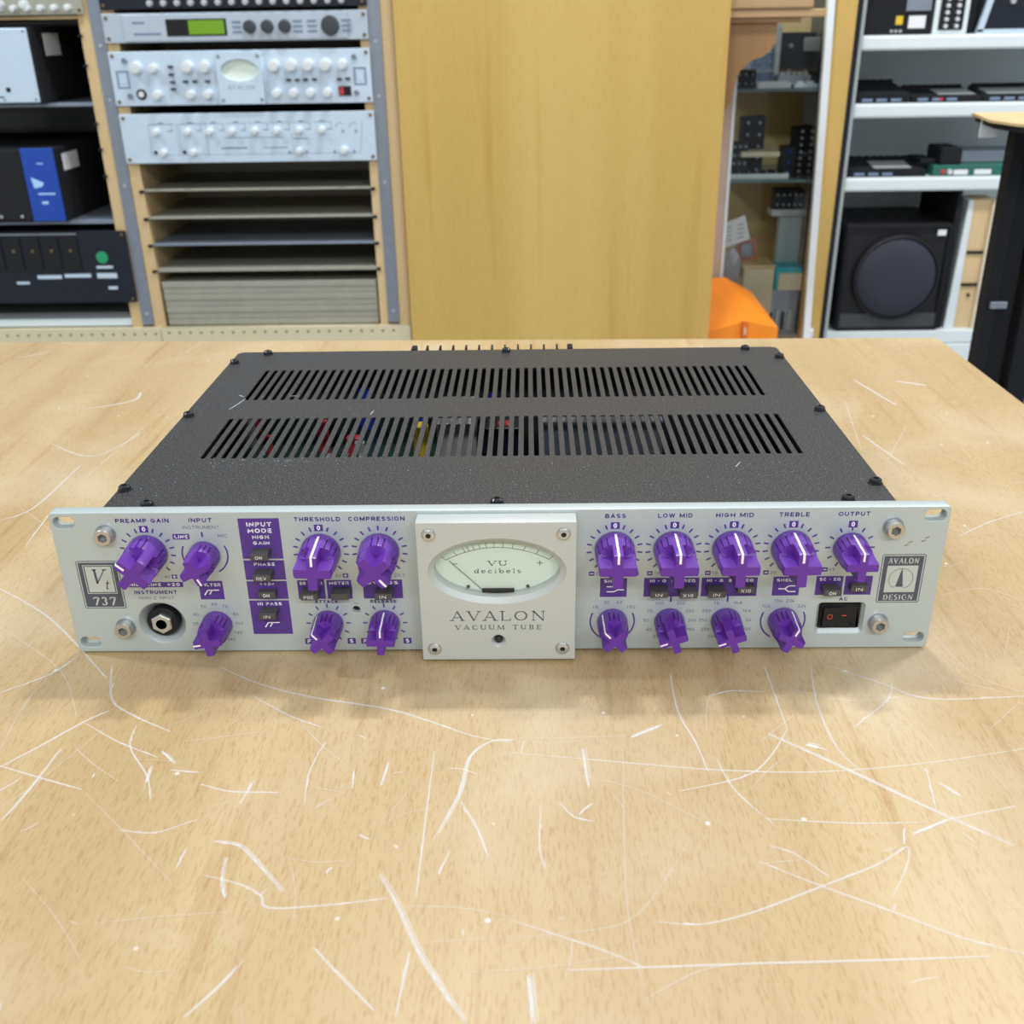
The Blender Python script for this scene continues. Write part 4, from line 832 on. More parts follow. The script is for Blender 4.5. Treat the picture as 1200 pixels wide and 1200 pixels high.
m = MB().lathe(vx(-190.3), vz(19), [(9.5, FY), (9, FY-1.5)], 20).build('jack_socket', M_BLK, t); MB().lathe(vx(-190.3), vz(19), [(6, FY-1.5), (5, FY-4)], 6).build('hex_nut', M_KNW, m)
m = MB().box(vx(179), vx(202), FY-2, FY, vz(12), vz(28)).build('power_switch', M_BLK, t); MB().box(vx(181), vx(188), FY-2.6, FY-1.8, vz(14), vz(26)).build('lit_rocker', M_RED, m)
# equaliser
t, p = dev('rack_compressor', 'plain silver-white rack unit with small knobs just below the oval-meter rack unit', 'rack device', DX0+1, DX1, 100, 186, M_DEVW)
m = MB()
bxs = [(-700+22, -632), (-622, -578), (-578, -536), (-536, -496), (-496, -455), (-455, -415), (-415, -377), (-377, -338)]
for i, (a, b) in enumerate(bxs):
    m.bar(a+3, 168, b-3, 168, .9, FY-.1); m.bar(b-3, 168, b-3, 155, .9, FY-.1); m.bar((a+b)/2-5, 170, (a+b)/2+5, 170, 2, FY-.1)
    m.bar(b-12, 156, b-2, 156, 1.6, FY-.1)
for a, b in ((-678, -632), (-622, -578)): m.frame(a, b+6, 114, 168, .7, FY-.1)
m.bar(-575, 114, -290, 114, .8, FY-.1); m.bar(-290, 114, -284, 168, .8, FY-.1); m.bar(-415, 114, -415, 150, .6, FY-.1)
m.bar(-548, 125, -500, 125, 3, FY-.1); m.bar(-470, 125, -425, 125, 1.6, FY-.1); m.bar(-412, 140, -385, 140, 2, FY-.1); m.bar(-540, 143, -430, 143, 1.2, FY-.1)
for x in (-325, -300): m.arc(x, 160, 7, 6, -110, 60, 1.1, FY-.1)
m.build('panel_print', M_MARK, t)
for i, x in enumerate((-664, -606, -565, -524, -482, -441, -400, -358)): kn(t, x, 155, 6.2, 13, M_KNW, 14)
for x, z, r in ((-655, 119, 6), (-600, 119, 6), (-403, 119, 6), (-320, 119, 7)): kn(t, x, z, r, 13, M_KNW, 14)
for x in (-671, -617): MB().lathe(x, 119, [(3.5, FY), (3, FY-1)], 12).build('jack_socket', M_BLK, t)
for x in (-338, -302, -422, -390, -320, -296): MB().lathe(x, 117 if x not in (-320, -296) else 152, [(2.4, FY), (2, FY-1.5)], 10).build('toggle', M_MARK, t)
# left bay: bottom unit
t, p = dev('power_amplifier', 'black rack unit with a green round emblem and vent slots, lowest in the left bay', 'rack device', -1232, -755, -160, -22, M_DARK, 380)
for i in range(10):
    x = -1213+i*37; MB().box(x, x+29, FY-3, FY, -95, -33, 1).build('module', M_BLK, t)
    MB().lathe(x+14, -58, [(3.2, FY-3), (2.6, FY-4)], 10).build('bolt', M_GOLD, t)
MB().lathe(-808, -72, [(11.5, FY), (11, FY-.6)], 24).build('round_emblem', mat('green_emblem', (0.01, 0.28, 0.12), .5), t)
m = MB(); m.rect(-822, -790, -93, -88, FY-.2); m.rect(-824, -785, -112, -102, FY-.2); m.rect(-806, -788, -134, -128, FY-.2)
m.rect(-888, -836, -110, -103, FY-.2); m.rect(-942, -894, -112, -105, FY-.2); m.rect(-985, -960, -122, -117, FY-.2); m.build('panel_print', M_DEVW, t)
MB().box(-1200, -850, FY-2, FY, -28, -25).build('trim_strip', M_RAILST, t)
# left bay: top device
t, p = dev('knob_unit', 'grey rack unit cut by the top left corner, white knobs on a pine shelf', 'rack device', -1232, -760, 351, 396, M_SHEET)
for i in range(9): kn(t, -1205+i*43, 368, 7, 12, M_KNW if i != 6 else M_KND, 14)
for i in range(6): kn(t, -905+i*24, 362, 5.5, 10, M_KNW, 12)
# black computer cases
def case(name, label, x1, z0, z1, ydep, w_):
    t = thing(name, label, 'case', (x1-w_/2, RY+ydep/2, z0))
    MB().box(x1-w_, x1, RY-18, RY+ydep, z0, z1, 2).build('housing', M_MATTE, t); return t
FC = RY-18
t = case('computer_case', 'black case with a pale silver front standing on the upper shelf of the left bay', -857, 206, 333, 300, 220)
p = MB().box(-1076, -862, FC-4, FC, 209, 331, 1.5).build('silver_front', M_DEVW, t)
m = MB(); m.lathe(-915, 231, [(4.5, FC-4), (4, FC-5)], 12); m.box(-1060, -925, FC-4.6, FC-4, 206+14, 218); m.build('socket', M_BLK, t)
for x in (-868, -925, -1010):
    for z in (214, 326): MB().lathe(x, z, [(2.6, FC-4), (2, FC-5)], 8).build('bolt', M_RAILST, p)
MB().box(-857, -856, RY+30, RY+95, 285, 322).build('sticker', M_PAPER, t, label='small white sticker on the black side')
t = case('blue_front_case', 'black case with a bright blue front strip on the lower shelf of the left bay', -856, -2, 130, 330, 280)
MB().box(-1134, -920, FC-3, FC, 2, 128, 1).build('black_front', M_BLK, t)
p = MB().box(-919, -858, FC-4, FC, 0, 131, 1).build('blue_front', M_BLUEC, t)
m = MB(); m.flat([(-908, 80), (-905, 60), (-890, 63), (-885, 70), (-892, 73)], FC-4.2); M_PB = mat('pale_blue_print', (.35, .6, .9), .5); m.build('blue_front_print', M_PB, p)
for a_ in ((-900, 50, -868, 50, 3.2), (-896, 34, -884, 34, 5), (-892, 104, -880, 104, 2)): MB().bar(*a_, FC-4.2).build('blue_front_print', M_PB, p)
MB().box(-856, -855, RY+10, RY+80, 88, 118).build('sticker', M_PAPER, t)
for x in (-1100, -1060, -980, -940): MB().lathe(x, 9, [(3, FC-3), (2.5, FC-4)], 8).build('bolt', M_LGREY, t)

# ================================================================== CENTRE: WOODEN COUNTER END
ce = thing('counter_end', 'wide honey-coloured wooden cabinet end with a brown corbel bracket behind the table', 'cabinet', (80, 1500, FL))
MB().box(-213.5, 372.8, 1480, 1505, FL, 520).build('panel', M_PANEL, ce)
prof = [(373, 320), (464, 320), (464.5, 305), (463.5, 289), (459, 279), (453, 272), (441, 264), (428, 260), (419, 256), (411, 249), (405, 243), (401, 234), (399, 226), (396.5, 213), (394.5, 200), (390, 189), (383, 178), (373, 165)]
MB().prism(prof, 1520, 1560).build('corbel', M_BROWN, ce)
lg = MB(); lg.box(300, 504, 1513, 1725, 319.5, 327, 1).build('ledge', M_BROWN, ce)
MB().box(290, 546, 1509, 1725, 327.5, 341, 2).build('ledge', M_LEDGE, ce)
MB().box(290, 522, 1506, 1725, 341.5, 366, 3).build('ledge', M_LEDGE, ce)

# ================================================================== CENTRE RIGHT: GLASS CABINET
GY = 1750
gc = thing('glass_cabinet', 'tall glass-fronted display cabinet with a bright metal edge strip, right of the wooden panel', 'cabinet', (560, 1950, FL))
MB().box(415, 668, 2040, 2055, FL, 520).build('back_board', mat('ochre_board', (0.66, 0.50, 0.24), .6, var=.1, scale=8), gc)
MB().box(416, 437, GY-2, GY+16, FL, 520).build('frame_strip', mat('pinkish_wood', (0.50, 0.38, 0.31), .5, var=.05, scale=20), gc)
MB().box(437.5, 444, GY-3, GY+16, FL, 520).build('frame_edge', M_SHELFW, gc)
o = MB().box(-7.5, 7.5, -8, 8, -590, 800, 1).build('metal_strip', mat('bright_strip', (0.88, 0.93, 0.96), .25, .3), gc, loc=(636, GY-14, -305)); o.rotation_euler = (0, -0.0365, 0)
MB().box(628, 669, GY-2, GY+30, FL, 520).build('door_stile', M_PANEL, gc)
MB().box(655, 669, GY+30, 2040, FL, 520).build('side_board', M_RAILD, gc)
MB().box(445, 612, GY, GY+5, -320, 520).build('glass_pane', M_GLASS, gc)
MB().box(445, 655, GY+8, 2040, -345, -325).build('base_board', M_CREAM, gc)
MB().box(445, 655, GY+8, 2040, FL, -345).build('lower_cabinet', M_PANEL, gc)
for z in (197, 18): MB().box(445, 655, GY+20, 2040, z-6, z, .8).build('shelf', mat('tinted_glass_edge', (0.12, 0.17, 0.18), .2), gc)
MB().box(630, 652, GY-18, GY-2, -318, -296, 2).build('lock', M_KNW, gc)
IY = GY+40                                                   # front plane of the things inside
def q(px, py, Y=IY): v = PY(px, py, Y); return v.x, v.z
def pbox(px0, px1, py0, py1, Y=IY, dep=80, m=M_BLK, b=1.0, zbase=None):
    x0 = q(px0, (py0+py1)/2, Y)[0]; x1 = q(px1, (py0+py1)/2, Y)[0]; z1 = q((px0+px1)/2, py0, Y)[1]; z0 = q((px0+px1)/2, py1, Y)[1] if zbase is None else zbase
    return MB().box(x0, x1, Y, Y+dep, z0, z1, b), ((x0+x1)/2, Y+dep/2, z0), (x0, x1, z0, z1)
def item(name, label, cat, *a, parts=None, **k):
    mt = k.pop('m'); mb_, c, r = pbox(*a, **k)
    t = thing(name, label, cat, c); mb_.build('body', mt, t)
    if parts: parts(t, r, k.get('Y', IY))
    return t
def keys(n, m_=M_MATTE, h=5, inset=4):
    def f_(t, r, Y):
        w_ = (r[1]-r[0]-2*inset)/n
        for i in range(n): MB().box(r[0]+inset+i*w_+w_*.15, r[0]+inset+(i+1)*w_-w_*.15, Y+6, Y+26, r[3], r[3]+h, .5).build('key', m_, t)
    return f_
def faceknobs(nx, nz, r_, m_=M_LGREY):
    def f_(t, r, Y):
        for i in range(nx):
            for j in range(nz):
                MB().lathe(r[0]+(r[1]-r[0])*(i+.5)/nx, r[2]+(r[3]-r[2])*(j+.5)/nz, [(r_, Y), (r_*.8, Y-4)], 10).build('knob', m_, t)
    return f_
item('white_keyboard', 'small white keyboard with dark keys on the middle shelf of the glass cabinet', 'keyboard', 855, 924, 204, 214, m=M_SHELFW, zbase=18, dep=70, parts=keys(6))
item('white_controller', 'slim white device on the top shelf of the glass cabinet, left one', 'device', 888, 927, 97, 107, m=M_PAPER, zbase=197, dep=60, parts=keys(5, M_PAPER, 2))
item('silver_controller', 'slim silver device with a round knob on the top shelf beside the white one', 'device', 931, 958, 98, 107, m=M_DEVW, zbase=197, dep=60, parts=keys(2, M_KNW, 4))
item('pedal_box', 'dark low box behind the corbel on the cabinet top shelf', 'device', 862, 886, 82, 106, Y=IY+20, m=M_MATTE, zbase=197, dep=60, parts=faceknobs(3, 2, 3, M_MARK))
item('blue_plastic_case', 'translucent blue case with grey ribs on the cabinet top shelf', 'case', 880, 908, 55, 104, Y=IY+90, m=M_BLUEGREY, zbase=197, dep=80, parts=faceknobs(2, 4, 4, M_RAILST))
item('silver_bracket', 'upright silver bar on the cabinet top shelf', 'bracket', 909, 914, 28, 104, Y=IY+70, m=M_LGREY, zbase=197, dep=20, b=.5, parts=faceknobs(1, 5, 1.5, M_MARK))
item('black_case', 'large dark case at the back of the cabinet top shelf', 'case', 916, 954, 38, 104, Y=IY+140, m=M_MATTE, zbase=197, dep=90, parts=faceknobs(2, 2, 5, M_RAILST))
item('grey_box', 'small light grey box on top of the large dark case in the cabinet', 'box', 946, 962, 44, 60, Y=IY+100, m=M_LGREY, dep=30, zbase=q(954, 60, IY+100)[1])
t = item('mixer_stand', 'grey angled bracket mixer in front of the large dark case in the cabinet', 'device', 912, 950, 88, 99, Y=IY+30, m=M_RAILST, dep=60, zbase=q(930, 99, IY+30)[1], parts=keys(5, M_LGREY, 5))
item('pedalboard', 'black upright pedal with rows of grey buttons on the cabinet middle shelf', 'device', 869, 896, 137, 186, Y=IY+60, m=M_MATTE, zbase=18, dep=40, parts=faceknobs(2, 5, 3.4, M_RAILST))
item('button_box', 'small black box with grey buttons at the left of the cabinet middle shelf', 'device', 857, 876, 167, 203, Y=IY+22, m=M_BLK, zbase=22, dep=30, parts=faceknobs(3, 4, 3, M_RAILST))
item('wooden_board', 'thin pinkish wooden board across the cabinet middle shelf', 'board', 869, 914, 178, 184, Y=IY+8, m=M_CREAM, dep=60, zbase=q(890, 184, IY+8)[1], parts=None)
item('rack_module', 'dark upright device with pale rows of sliders at the right of the cabinet middle shelf', 'device', 932, 955, 150, 211, Y=IY+60, m=M_MATTE, zbase=18, dep=60, parts=faceknobs(2, 7, 3.6, M_LGREY))
item('blue_black_adapter', 'small dark blue box standing before the slider device in the cabinet', 'device', 916, 932, 172, 207, Y=IY+30, m=M_DARK, zbase=18, dep=40, parts=faceknobs(1, 3, 3, M_BLUEC))
# lower part of the cabinet
BZ = -325
t = thing('tablet_stand', 'tall milky plastic stand with a grey tray inside the glass cabinet', 'stand', (q(923, 300, IY+60)[0], IY+80, BZ))
a = q(905, 246, IY+60); b = q(943, 253, IY+60); c = q(914, 250, IY+60); d = q(935, 330, IY+60)
MB().box(a[0], b[0], IY+60, IY+110, b[1], a[1], 1).build('tray', M_LGREY, t)
MB().box(c[0]+4, d[0]-2, IY+70, IY+95, BZ, b[1]-.2).build('column', M_CLEARP, t)
mb_, c_, r_ = pbox(908, 942, 222, 246, Y=IY+62, dep=40, m=M_DARK, zbase=a[1]+.3); t = thing('dark_gadget', 'dark gadget with pale buttons standing on the grey tray in the cabinet', 'device', c_); mb_.build('body', M_DARK, t); faceknobs(5, 2, 2.5, M_LGREY)(t, r_, IY+62)
t = thing('teal_box', 'teal and cream carton low in the glass cabinet', 'box', (q(922, 325)[0], IY+30, q(922, 340)[1]))
x0, z1 = q(912, 314); x1, z0 = q(938, 340)
MB().box(x0-4, x1, IY+2, IY+60, z0, z1, 1).build('carton', M_TEAL, t); MB().box(x0+3, x1, IY-1, IY+2, z0, z1-12, .5).build('cream_front', M_CREAM, t)
t = thing('parts_tray', 'dark grey clear plastic parts bin under the teal carton', 'bin', (q(920, 360)[0], IY+40, BZ))
MB().box(x0-14, x1, IY+10, IY+70, BZ, z0-.3, 1).build('bin', M_RAILST, t)
for i in range(4): MB().box(x0-8+i*14, x0-2+i*14, IY+4, IY+10, BZ+12, BZ+50+7*(i % 2), .6).build('divider', M_LGREY if i % 2 else M_BLK, t)
x0, z1 = q(873, 313); x1, z0 = q(903, 375)
t = thing('wooden_box', 'plain light wooden box low in the glass cabinet left of the parts bin', 'box', ((x0+x1)/2, IY+40, BZ))
MB().box(x0, x1, IY+6, IY+80, BZ, z1-3, 1).build('body', M_CREAM, t); MB().box(x0-4, x1, IY, IY+82, z1-3, z1+3, 1).build('lid', M_PINE, t)
t = thing('brown_frame', 'small reddish-brown frame leaning in the glass cabinet', 'frame', (q(875, 300)[0], IY+50, z1+3.5))
fr = [q(864, 279, IY+45), q(886, 277, IY+45), q(888, 305, IY+45), q(866, 309, IY+45)]
fi = [q(869, 286, IY+45), q(882, 284, IY+45), q(883, 300, IY+45), q(870, 302, IY+45)]
me = plate_y(fr, [fi], IY+45, IY+55); link('frame', me, mat('red_brown', (.33, .13, .07), .5, var=.1, scale=30), t)
MB().prism(fi, IY+51, IY+54).build('grey_board', M_RAILST, t)
pp = [q(848, 262, IY+20), q(873, 252, IY+20), q(879, 280, IY+20), q(848, 291, IY+20)]
t = thing('price_note', 'tilted white paper note with printed lines leaning in the cabinet', 'note', (q(862, 280, IY+20)[0], IY+20, pp[2][1]))
MB().prism(pp, IY+20, IY+21).build('paper', M_PAPER, t)
m = MB()
for k in range(4):
    a = q(852, 267+k*5, IY+20); b = q(858, 265+k*5, IY+20); m.bar(a[0], a[1], b[0], b[1], 1.6, IY+19.8)
    a = q(864, 264+k*5, IY+20); b = q(872, 262+k*5, IY+20); m.bar(a[0], a[1], b[0], b[1], 2.2, IY+19.8)
m.build('printed_lines', M_MARK, t)
# crumpled clear bag
bm = bmesh.new(); bmesh.ops.create_icosphere(bm, subdivisions=3, radius=1)
cx_, cz_ = q(860, 312)
for v in bm.verts:
    k = 1+.16*math.sin(v.co.x*7+1)*math.cos(v.co.z*6)+random.uniform(-.05, .05); v.co = Vector((cx_+v.co.x*24*k, IY+32+v.co.y*16*k, cz_-8+v.co.z*42*k))*S
me = bpy.data.meshes.new('plastic_bag'); bm.to_mesh(me); bm.free()
tag(link('plastic_bag', me, mat('milky_bag', (.42, .40, .46), .35, alpha=.9), None, True), 'crumpled pale plastic bag beside the wooden box in the cabinet', 'bag')
# orange case
oc = thing('orange_case', 'bright orange plastic case with a ridged sloping lid behind the wooden panel edge', 'case', (430, 1750, FL+400))
by = 1733
A0, A1, L0, R0 = PY(871, 377, 1560), PY(875, 377, 1560), PY(826, 390, 1560), PY(912, 384, 1560)
B0, B1, L1, R1 = PY(846, 325, by), PY(850, 325, by), PY(822, 327, by), PY(880, 342, by)
fr = [(L0.x, 1560, -400), (R0.x, 1560, -400), R0, A1, A0, L0]; bk = [(L1.x, by, -400), (R1.x, by, -400), R1, B1, B0, L1]
m = MB(); n = 6; m.add([tuple(v) for v in fr+bk], [tuple(range(n)), tuple(range(2*n-1, n-1, -1))]+[(i, (i+1) % n, n+(i+1) % n, n+i) for i in range(n)])
m.build('shell', M_ORANGE, oc)
MB().box(454, 466, 1552, 1561, -262, -229, 1.5).build('latch', mat('deep_orange', (.75, .16, .01), .4), oc)
MB().box(457.5, 462, 1550, 1553, -256, -242, .5).build('latch_slot', M_CREAM, oc)
MB().box(376, 560, 1540, 1738, FL, -400.5, 2).build('stand_box', M_GREYBK, oc)

# ================================================================== RIGHT: WHITE SHELVING
WY = 1800
ws = thing('white_shelving', 'white open shelving unit with thick shelves holding audio devices, at right', 'shelf', (980, 2000, FL))
MB().box(670, 690, WY-18, WY+30, FL, 520).build('dark_edge', M_DARK, ws)
MB().box(691, 701, WY-4, 2050, FL, 520).build('upright', mat('grey_upright', (.45, .50, .52), .4, .2), ws)
MB().box(1330, 1350, WY, 2050, FL, 520).build('upright', M_SHELFW, ws)
MB().box(691, 1350, 2050, 2065, FL, 520).build('back_board', M_GREYBK, ws)
SHZ = (293, 163.5, 15, -322)
for z in SHZ: MB().box(701, 1330, WY, 2050, z-28.5, z, 5 if z > 0 else 2).build('shelf', M_SHELFW, ws)
for k, (a, b) in enumerate(((-352, -395), (-397, -520), (-522, -700))):
    MB().box(703, 1060, WY-6, 2044, b, a, 1.5).build('drawer', M_SHELFW, ws)
def W(name, label, cat, px0, px1, py0, py1, z, m_, parts=None, dy=15, dep=120, grp=None):
    Y = WY+dy; x0 = PY(px0, py1, Y).x; x1 = PY(px1, py1, Y).x; z1 = PY((px0+px1)/2, py0, Y).z
    t = thing(name, label, cat, ((x0+x1)/2, Y+dep/2, z), grp); MB().box(x0, x1, Y, Y+dep, z+.2, z1, 1.5).build('body', m_, t)
    if parts: parts(t, (x0, x1, z+.2, z1), Y)
    return t, (x0, x1, z+.2, z1, Y)
t, r = W('black_amp_box', 'black box with a yellow label and a white sticker on the top white shelf', 'device', 1012, 1090, -20, 39, SHZ[0], M_MATTE)
MB().box(r[0]+62, r[0]+76, r[4]-1, r[4], 312, 328).build('yellow_label', M_YEL, t); MB().box(r[0]+88, r[0]+122, r[4]-1, r[4], 305, 328).build('white_sticker', M_PAPER, t)
MB().box(r[0]+80, r[0]+130, r[4]-1.5, r[4], 337, 360).build('grey_plate', M_RAILST, t)
for i in range(3): MB().lathe(r[0]+55+i*9, 300, [(3.2, r[4]), (2.8, r[4]-5)], 10).build('knob', M_LGREY, t)
t, r = W('knob_mixer', 'white device with a dark strip of small green-white knobs on the top white shelf', 'device', 1092, 1132, -20, 39, SHZ[0], M_SHELFW)
MB().box(r[0]+10, r[1]-10, r[4]-2, r[4], 301, 372, 1).build('dark_strip', M_BLK, t)
for i in range(2):
    for k in range(5): MB().lathe(r[0]+24+i*22, 308+k*12.5, [(4.6, r[4]-2), (3.8, r[4]-7)], 10).build('knob', M_KNW, t)
t, r = W('metal_framed_case', 'black case with shiny metal frame on the top white shelf at the right edge', 'case', 1146, 1262, -20, 39, SHZ[0], M_DARK, dy=30)
m = MB(); m.add([(r[0]-6, r[4]-8, 296), (r[0]+6, r[4]-8, 296), (r[0]+22, r[4]-8, 372), (r[0]+10, r[4]-8, 372), (r[0]-6, r[4]+2, 296), (r[0]+6, r[4]+2, 296), (r[0]+22, r[4]+2, 372), (r[0]+10, r[4]+2, 372)], [(0, 1, 2, 3), (7, 6, 5, 4), (0, 4, 5, 1), (1, 5, 6, 2), (2, 6, 7, 3), (3, 7, 4, 0)]); m.box(r[0]-6, r[1], r[4]-8, r[4]+2, 293.5, 301); m.build('metal_frame', M_DEVW, t)
for x in (60, 100, 130): MB().lathe(r[0]+x, 352, [(6, r[4]), (5, r[4]-5)], 12).build('knob', M_LGREY, t)
MB().box(r[0]-24, r[0]-8, r[4]+10, r[4]+60, 293.2, 365).build('black_side', M_MATTE, t)
def wedge(t, r, m_, front=.25):
    x0, x1, z0, z1, Y, dep = r; zf = z0+(z1-z0)*front
    MB().add([(x0, Y, z0), (x1, Y, z0), (x1, Y+dep, z0), (x0, Y+dep, z0), (x0, Y, zf), (x1, Y, zf), (x1-8, Y+dep, z1), (x0+8, Y+dep, z1)], [(3, 2, 1, 0), (4, 5, 6, 7), (0, 1, 5, 4), (1, 2, 6, 5), (2, 3, 7, 6), (3, 0, 4, 7)]).build('body', m_, t)
def Wd(name, label, px0, px1, py0, z, m_, n, km=M_MATTE, screen=None, dep=110, front=.45):
    Y = WY+15; pyb = 120 if z > 100 else 207
    x0 = PY(px0, pyb, Y).x; x1 = PY(px1, pyb, Y).x; z1 = PY((px0+px1)/2, py0, Y+dep).z
    t = thing(name, label, 'device', ((x0+x1)/2, Y+dep/2, z)); wedge(t, (x0, x1, z+.2, z1, Y, dep), m_, front)
    w_ = (x1-x0-16)/n
    for i in range(n): MB().box(x0+8+i*w_+w_*.12, x0+8+(i+1)*w_-w_*.12, Y+dep-16, Y+dep-4, z1-5, z1+4.5, .8).build('knob', km, t)
    for i in range(3): MB().box(x0+12+i*30, x0+34+i*30, Y-1.5, Y, z+3, z+9, .4).build('port', M_MARK, t)
    if screen:
        a, b = screen; xa, xb = x0+(x1-x0)*a, x0+(x1-x0)*b; zf = z+.2+(z1-z)*front
        k0, k1 = .15, .7; MB().add([(xa, Y+dep*k0, zf+(z1-zf)*k0+.6), (xb, Y+dep*k0, zf+(z1-zf)*k0+.6), (xb, Y+dep*k1, zf+(z1-zf)*k1+.6), (xa, Y+dep*k1, zf+(z1-zf)*k1+.6)], [(0, 1, 2, 3)]).build('pale_panel', M_LGREY, t)
    return t
Wd('desk_controller', 'black desktop device with a sloping back at the left end of the second white shelf', 1003, 1066, 95, SHZ[1], M_MATTE, 6)
t = Wd('drum_machine', 'black desktop device with a red light in the middle of the second white shelf', 1068, 1150, 101, SHZ[1], M_MATTE, 8, M_MATTE, (.42, .95))
x_ = PY(1103, 116, WY+14).x; MB().box(x_-4, x_+4, WY+12.5, WY+15, SHZ[1]+5, SHZ[1]+9).build('red_light', M_RED, t)
Wd('wide_controller', 'black desktop device with knobs at the right end of the second white shelf', 1152, 1235, 99, SHZ[1], M_MATTE, 8, M_MATTE, (.1, .9))
Wd('step_sequencer', 'black desktop device with a grey panel at the left end of the third white shelf', 994, 1084, 184, SHZ[2], M_MATTE, 9, M_MATTE, (.36, .85))
t, r = W('green_rack_unit', 'flat dark unit with a green front and white label strips on the third white shelf', 'device', 1092, 1200, 193, 207, SHZ[2], M_GREEN, dep=160)
for a, b in ((70, 100), (114, 150)): MB().box(r[0]+a-25, r[0]+b-25, r[4]-1.5, r[4], SHZ[2]+3, SHZ[2]+13, .4).build('label_strip', M_PAPER, t)
MB().lathe(r[0]+22, SHZ[2]+9, [(5, r[4]), (4, r[4]-3)], 12).build('red_button', M_RED, t); MB().lathe(r[0]+36, SHZ[2]+9, [(6, r[4]), (5, r[4]-6)], 12).build('knob', M_KNW, t)
t = thing('black_adapter', 'matte black angular device resting on top of the green-fronted unit', 'device', ((r[0]+r[1])/2, r[4]+60, r[3]))
MB().box(r[0]+14, r[0]+60, r[4]+4, r[4]+90, r[3]+.3, PY(1110, 173, r[4]).z, 3).build('body', M_MATTE, t)
MB().box(r[0]+62, r[1], r[4]+30, r[4]+120, r[3]+.3, PY(1160, 176, r[4]+30).z, 3).build('lid', M_RAILST, t)
MB().box(r[0]-22, r[0]+12, r[4]+20, r[4]+110, r[3]+.3, r[3]+11, 2).build('side_wing', M_MATTE, t)
# subwoofer
t = thing('subwoofer', 'black cube subwoofer with a big round cloth grille on the lowest white shelf', 'speaker', (836, 1950, SHZ[3]))
MB().box(720, 953, WY+10, 2044, SHZ[3]+.5, -84, 4).build('cabinet', M_BLK, t)
m = MB(); m.box(722, 728, WY+4, WY+10, SHZ[3]+2, -86); m.box(945, 951, WY+4, WY+10, SHZ[3]+2, -86); m.box(728, 945, WY+4, WY+10, -92, -86); m.box(728, 945, WY+4, WY+10, SHZ[3]+2, SHZ[3]+8); m.build('front_rim', M_MATTE, t)
MB().box(728, 945, WY+6, WY+10, SHZ[3]+8, SHZ[3]+40).build('lower_fascia', mat('dark_grey_fascia', (.04, .045, .05), .35), t)
MB().lathe(841, -201, [(96, WY+10), (95, WY-2), (90, WY-4), (88, WY+1)], 56, False, False).build('cone_ring', M_BLK, t, True)
MB().lathe(841, -201, [(89.5, WY+2), (80, WY-6), (50, WY-10), (10, WY-11)], 56).build('grille', M_CONE, t, True)
v = PY(1103, 272, WY+9); MB().box(v.x-9, v.x+9, WY+2.5, WY+4, v.z-6, v.z+6).build('white_sticker', M_PAPER, t)
MB().box(958, 966, WY+20, 2044, SHZ[3]+.5, -14.5).build('cable_duct', M_MATTE, t)
# slatted wooden frame
t = thing('slatted_frame', 'narrow pale wooden frame with dark slots and a white edge, beside the subwoofer', 'frame', (1010, WY+60, SHZ[3]))
def slant(xa, xb, xc, xd, z0, z1, y0, y1, nm, m_):
    MB().add([(xc, y0, z0), (xd, y0, z0), (xd, y1, z0), (xc, y1, z0), (xa, y0, z1), (xb, y0, z1), (xb, y1, z1), (xa, y1, z1)], [(3, 2, 1, 0), (4, 5, 6, 7), (0, 1, 5, 4), (1, 2, 6, 5), (2, 3, 7, 6), (3, 0, 4, 7)]).build(nm, m_, t)
zb, zt = SHZ[3]+.5, -37
slant(984, 995, 975, 996, zb, zt, WY+22, WY+120, 'white_edge', M_SHELFW)
slant(996, 1034, 997, 1034, zb, zt, WY+24, WY+100, 'board', M_PINE)
slant(1034, 1048, 1034, 1046, zb, zt, WY+16, WY+100, 'outer_board', M_CREAM)
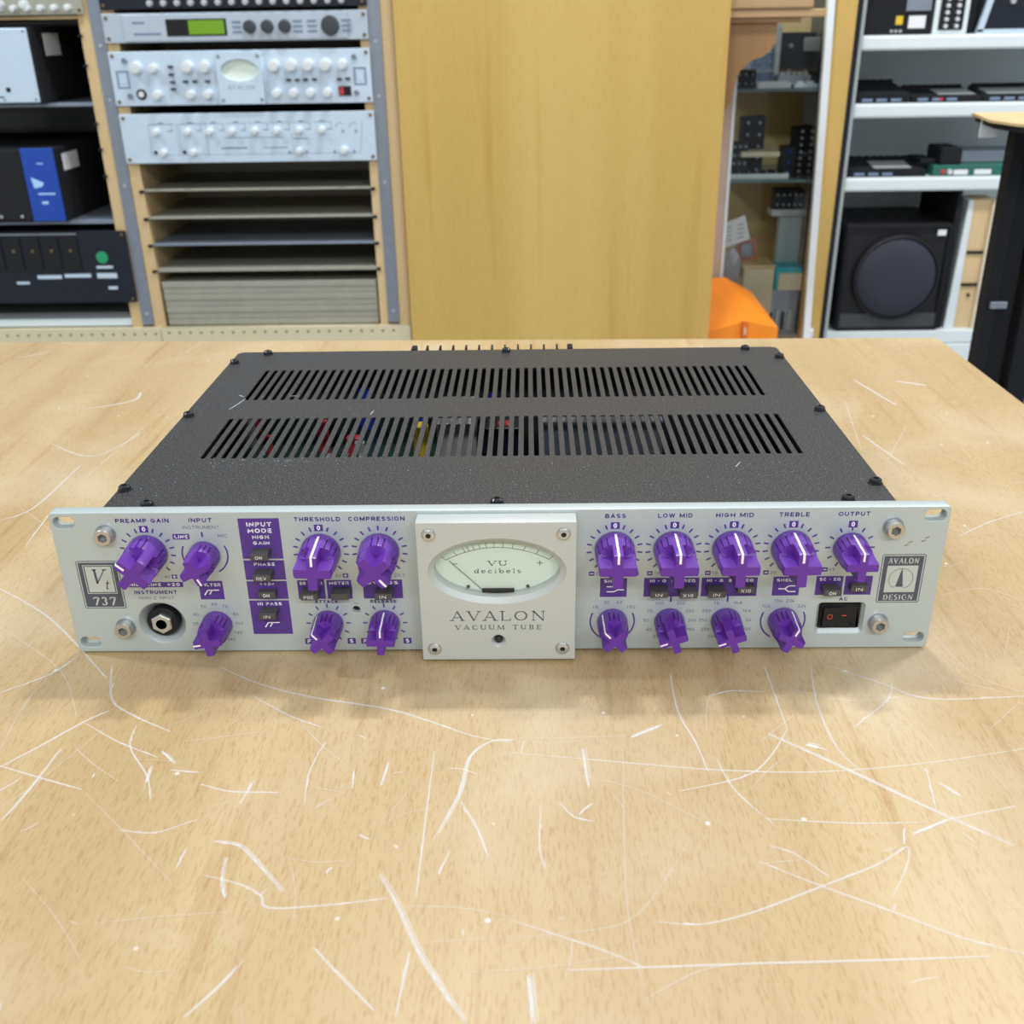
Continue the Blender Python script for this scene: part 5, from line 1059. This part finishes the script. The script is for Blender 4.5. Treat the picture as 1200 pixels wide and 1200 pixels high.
for z in (-150, -222): MB().box(998, 1033, WY+20, WY+25, z-3, z+3).build('slot', M_MATTE, t)
MB().lathe(1018, -246, [(4, WY+24), (3, WY+19)], 10).build('bolt', M_MATTE, t)
MB().box(1040, 1062, WY+8, WY+16, -246, -230, 1).build('block', M_PINE, t)
# near stand with a board
st = thing('equipment_stand', 'black metal stand with a pale wooden board on top at the right edge', 'stand', (760, 1000, FL))
def sleg(a, b, w_, y0, y1, m_):
    # upright given by its left edge at two heights
    p, q_ = PY(*a, y0), PY(*b, y0); k = (q_.x-p.x)/(q_.z-p.z); xt = p.x+k*(189-p.z); xb = p.x+k*(FL-p.z)
    return MB().add([(xb, y0, FL), (xb+w_, y0, FL), (xb+w_, y1, FL), (xb, y1, FL), (xt, y0, 189), (xt+w_, y0, 189), (xt+w_, y1, 189), (xt, y1, 189)], [(3, 2, 1, 0), (4, 5, 6, 7), (0, 1, 5, 4), (1, 2, 6, 5), (2, 3, 7, 6), (3, 0, 4, 7)]).build('leg', m_, st)
sleg((1192, 150), (1142, 425), 17, 985, 1010, M_MATTE); sleg((1203, 150), (1154, 425), 26, 996, 1025, M_MATTE); sleg((1240, 150), (1183, 440), 30, 985, 1020, M_MATTE)
MB().box(688, 712, 978, 984, -60, -50, 1).build('clamp', M_RAILST, st)
MB().box(725, 800, 1026, 1036, 0, 70, 2).build('cross_brace', M_DARK, st)
bp = [PZ(a_, b_, 201) for a_, b_ in ((1139, 132), (1160, 140), (1195, 145), (1330, 149), (1330, 133), (1200, 131))]
link('board', plate_z([(v.x, v.y) for v in bp], [], 197, 201, .4), M_PINE, st)
link('support_bar', plate_z([(v.x+4, v.y-6 if i_ < 4 else v.y-20) for i_, v in enumerate(bp)], [], 190, 196.9, .4), M_MATTE, st)
tp = PY(1157, 148, 1010); MB().box(tp.x-12, tp.x+12, 1003, 1005, tp.z-14, tp.z+10, .3).build('hanging_tag', M_PAPER, st)
MB().box(752, 800, 1040, 1060, -110, -10, 1).build('brown_board', M_BROWN, st)
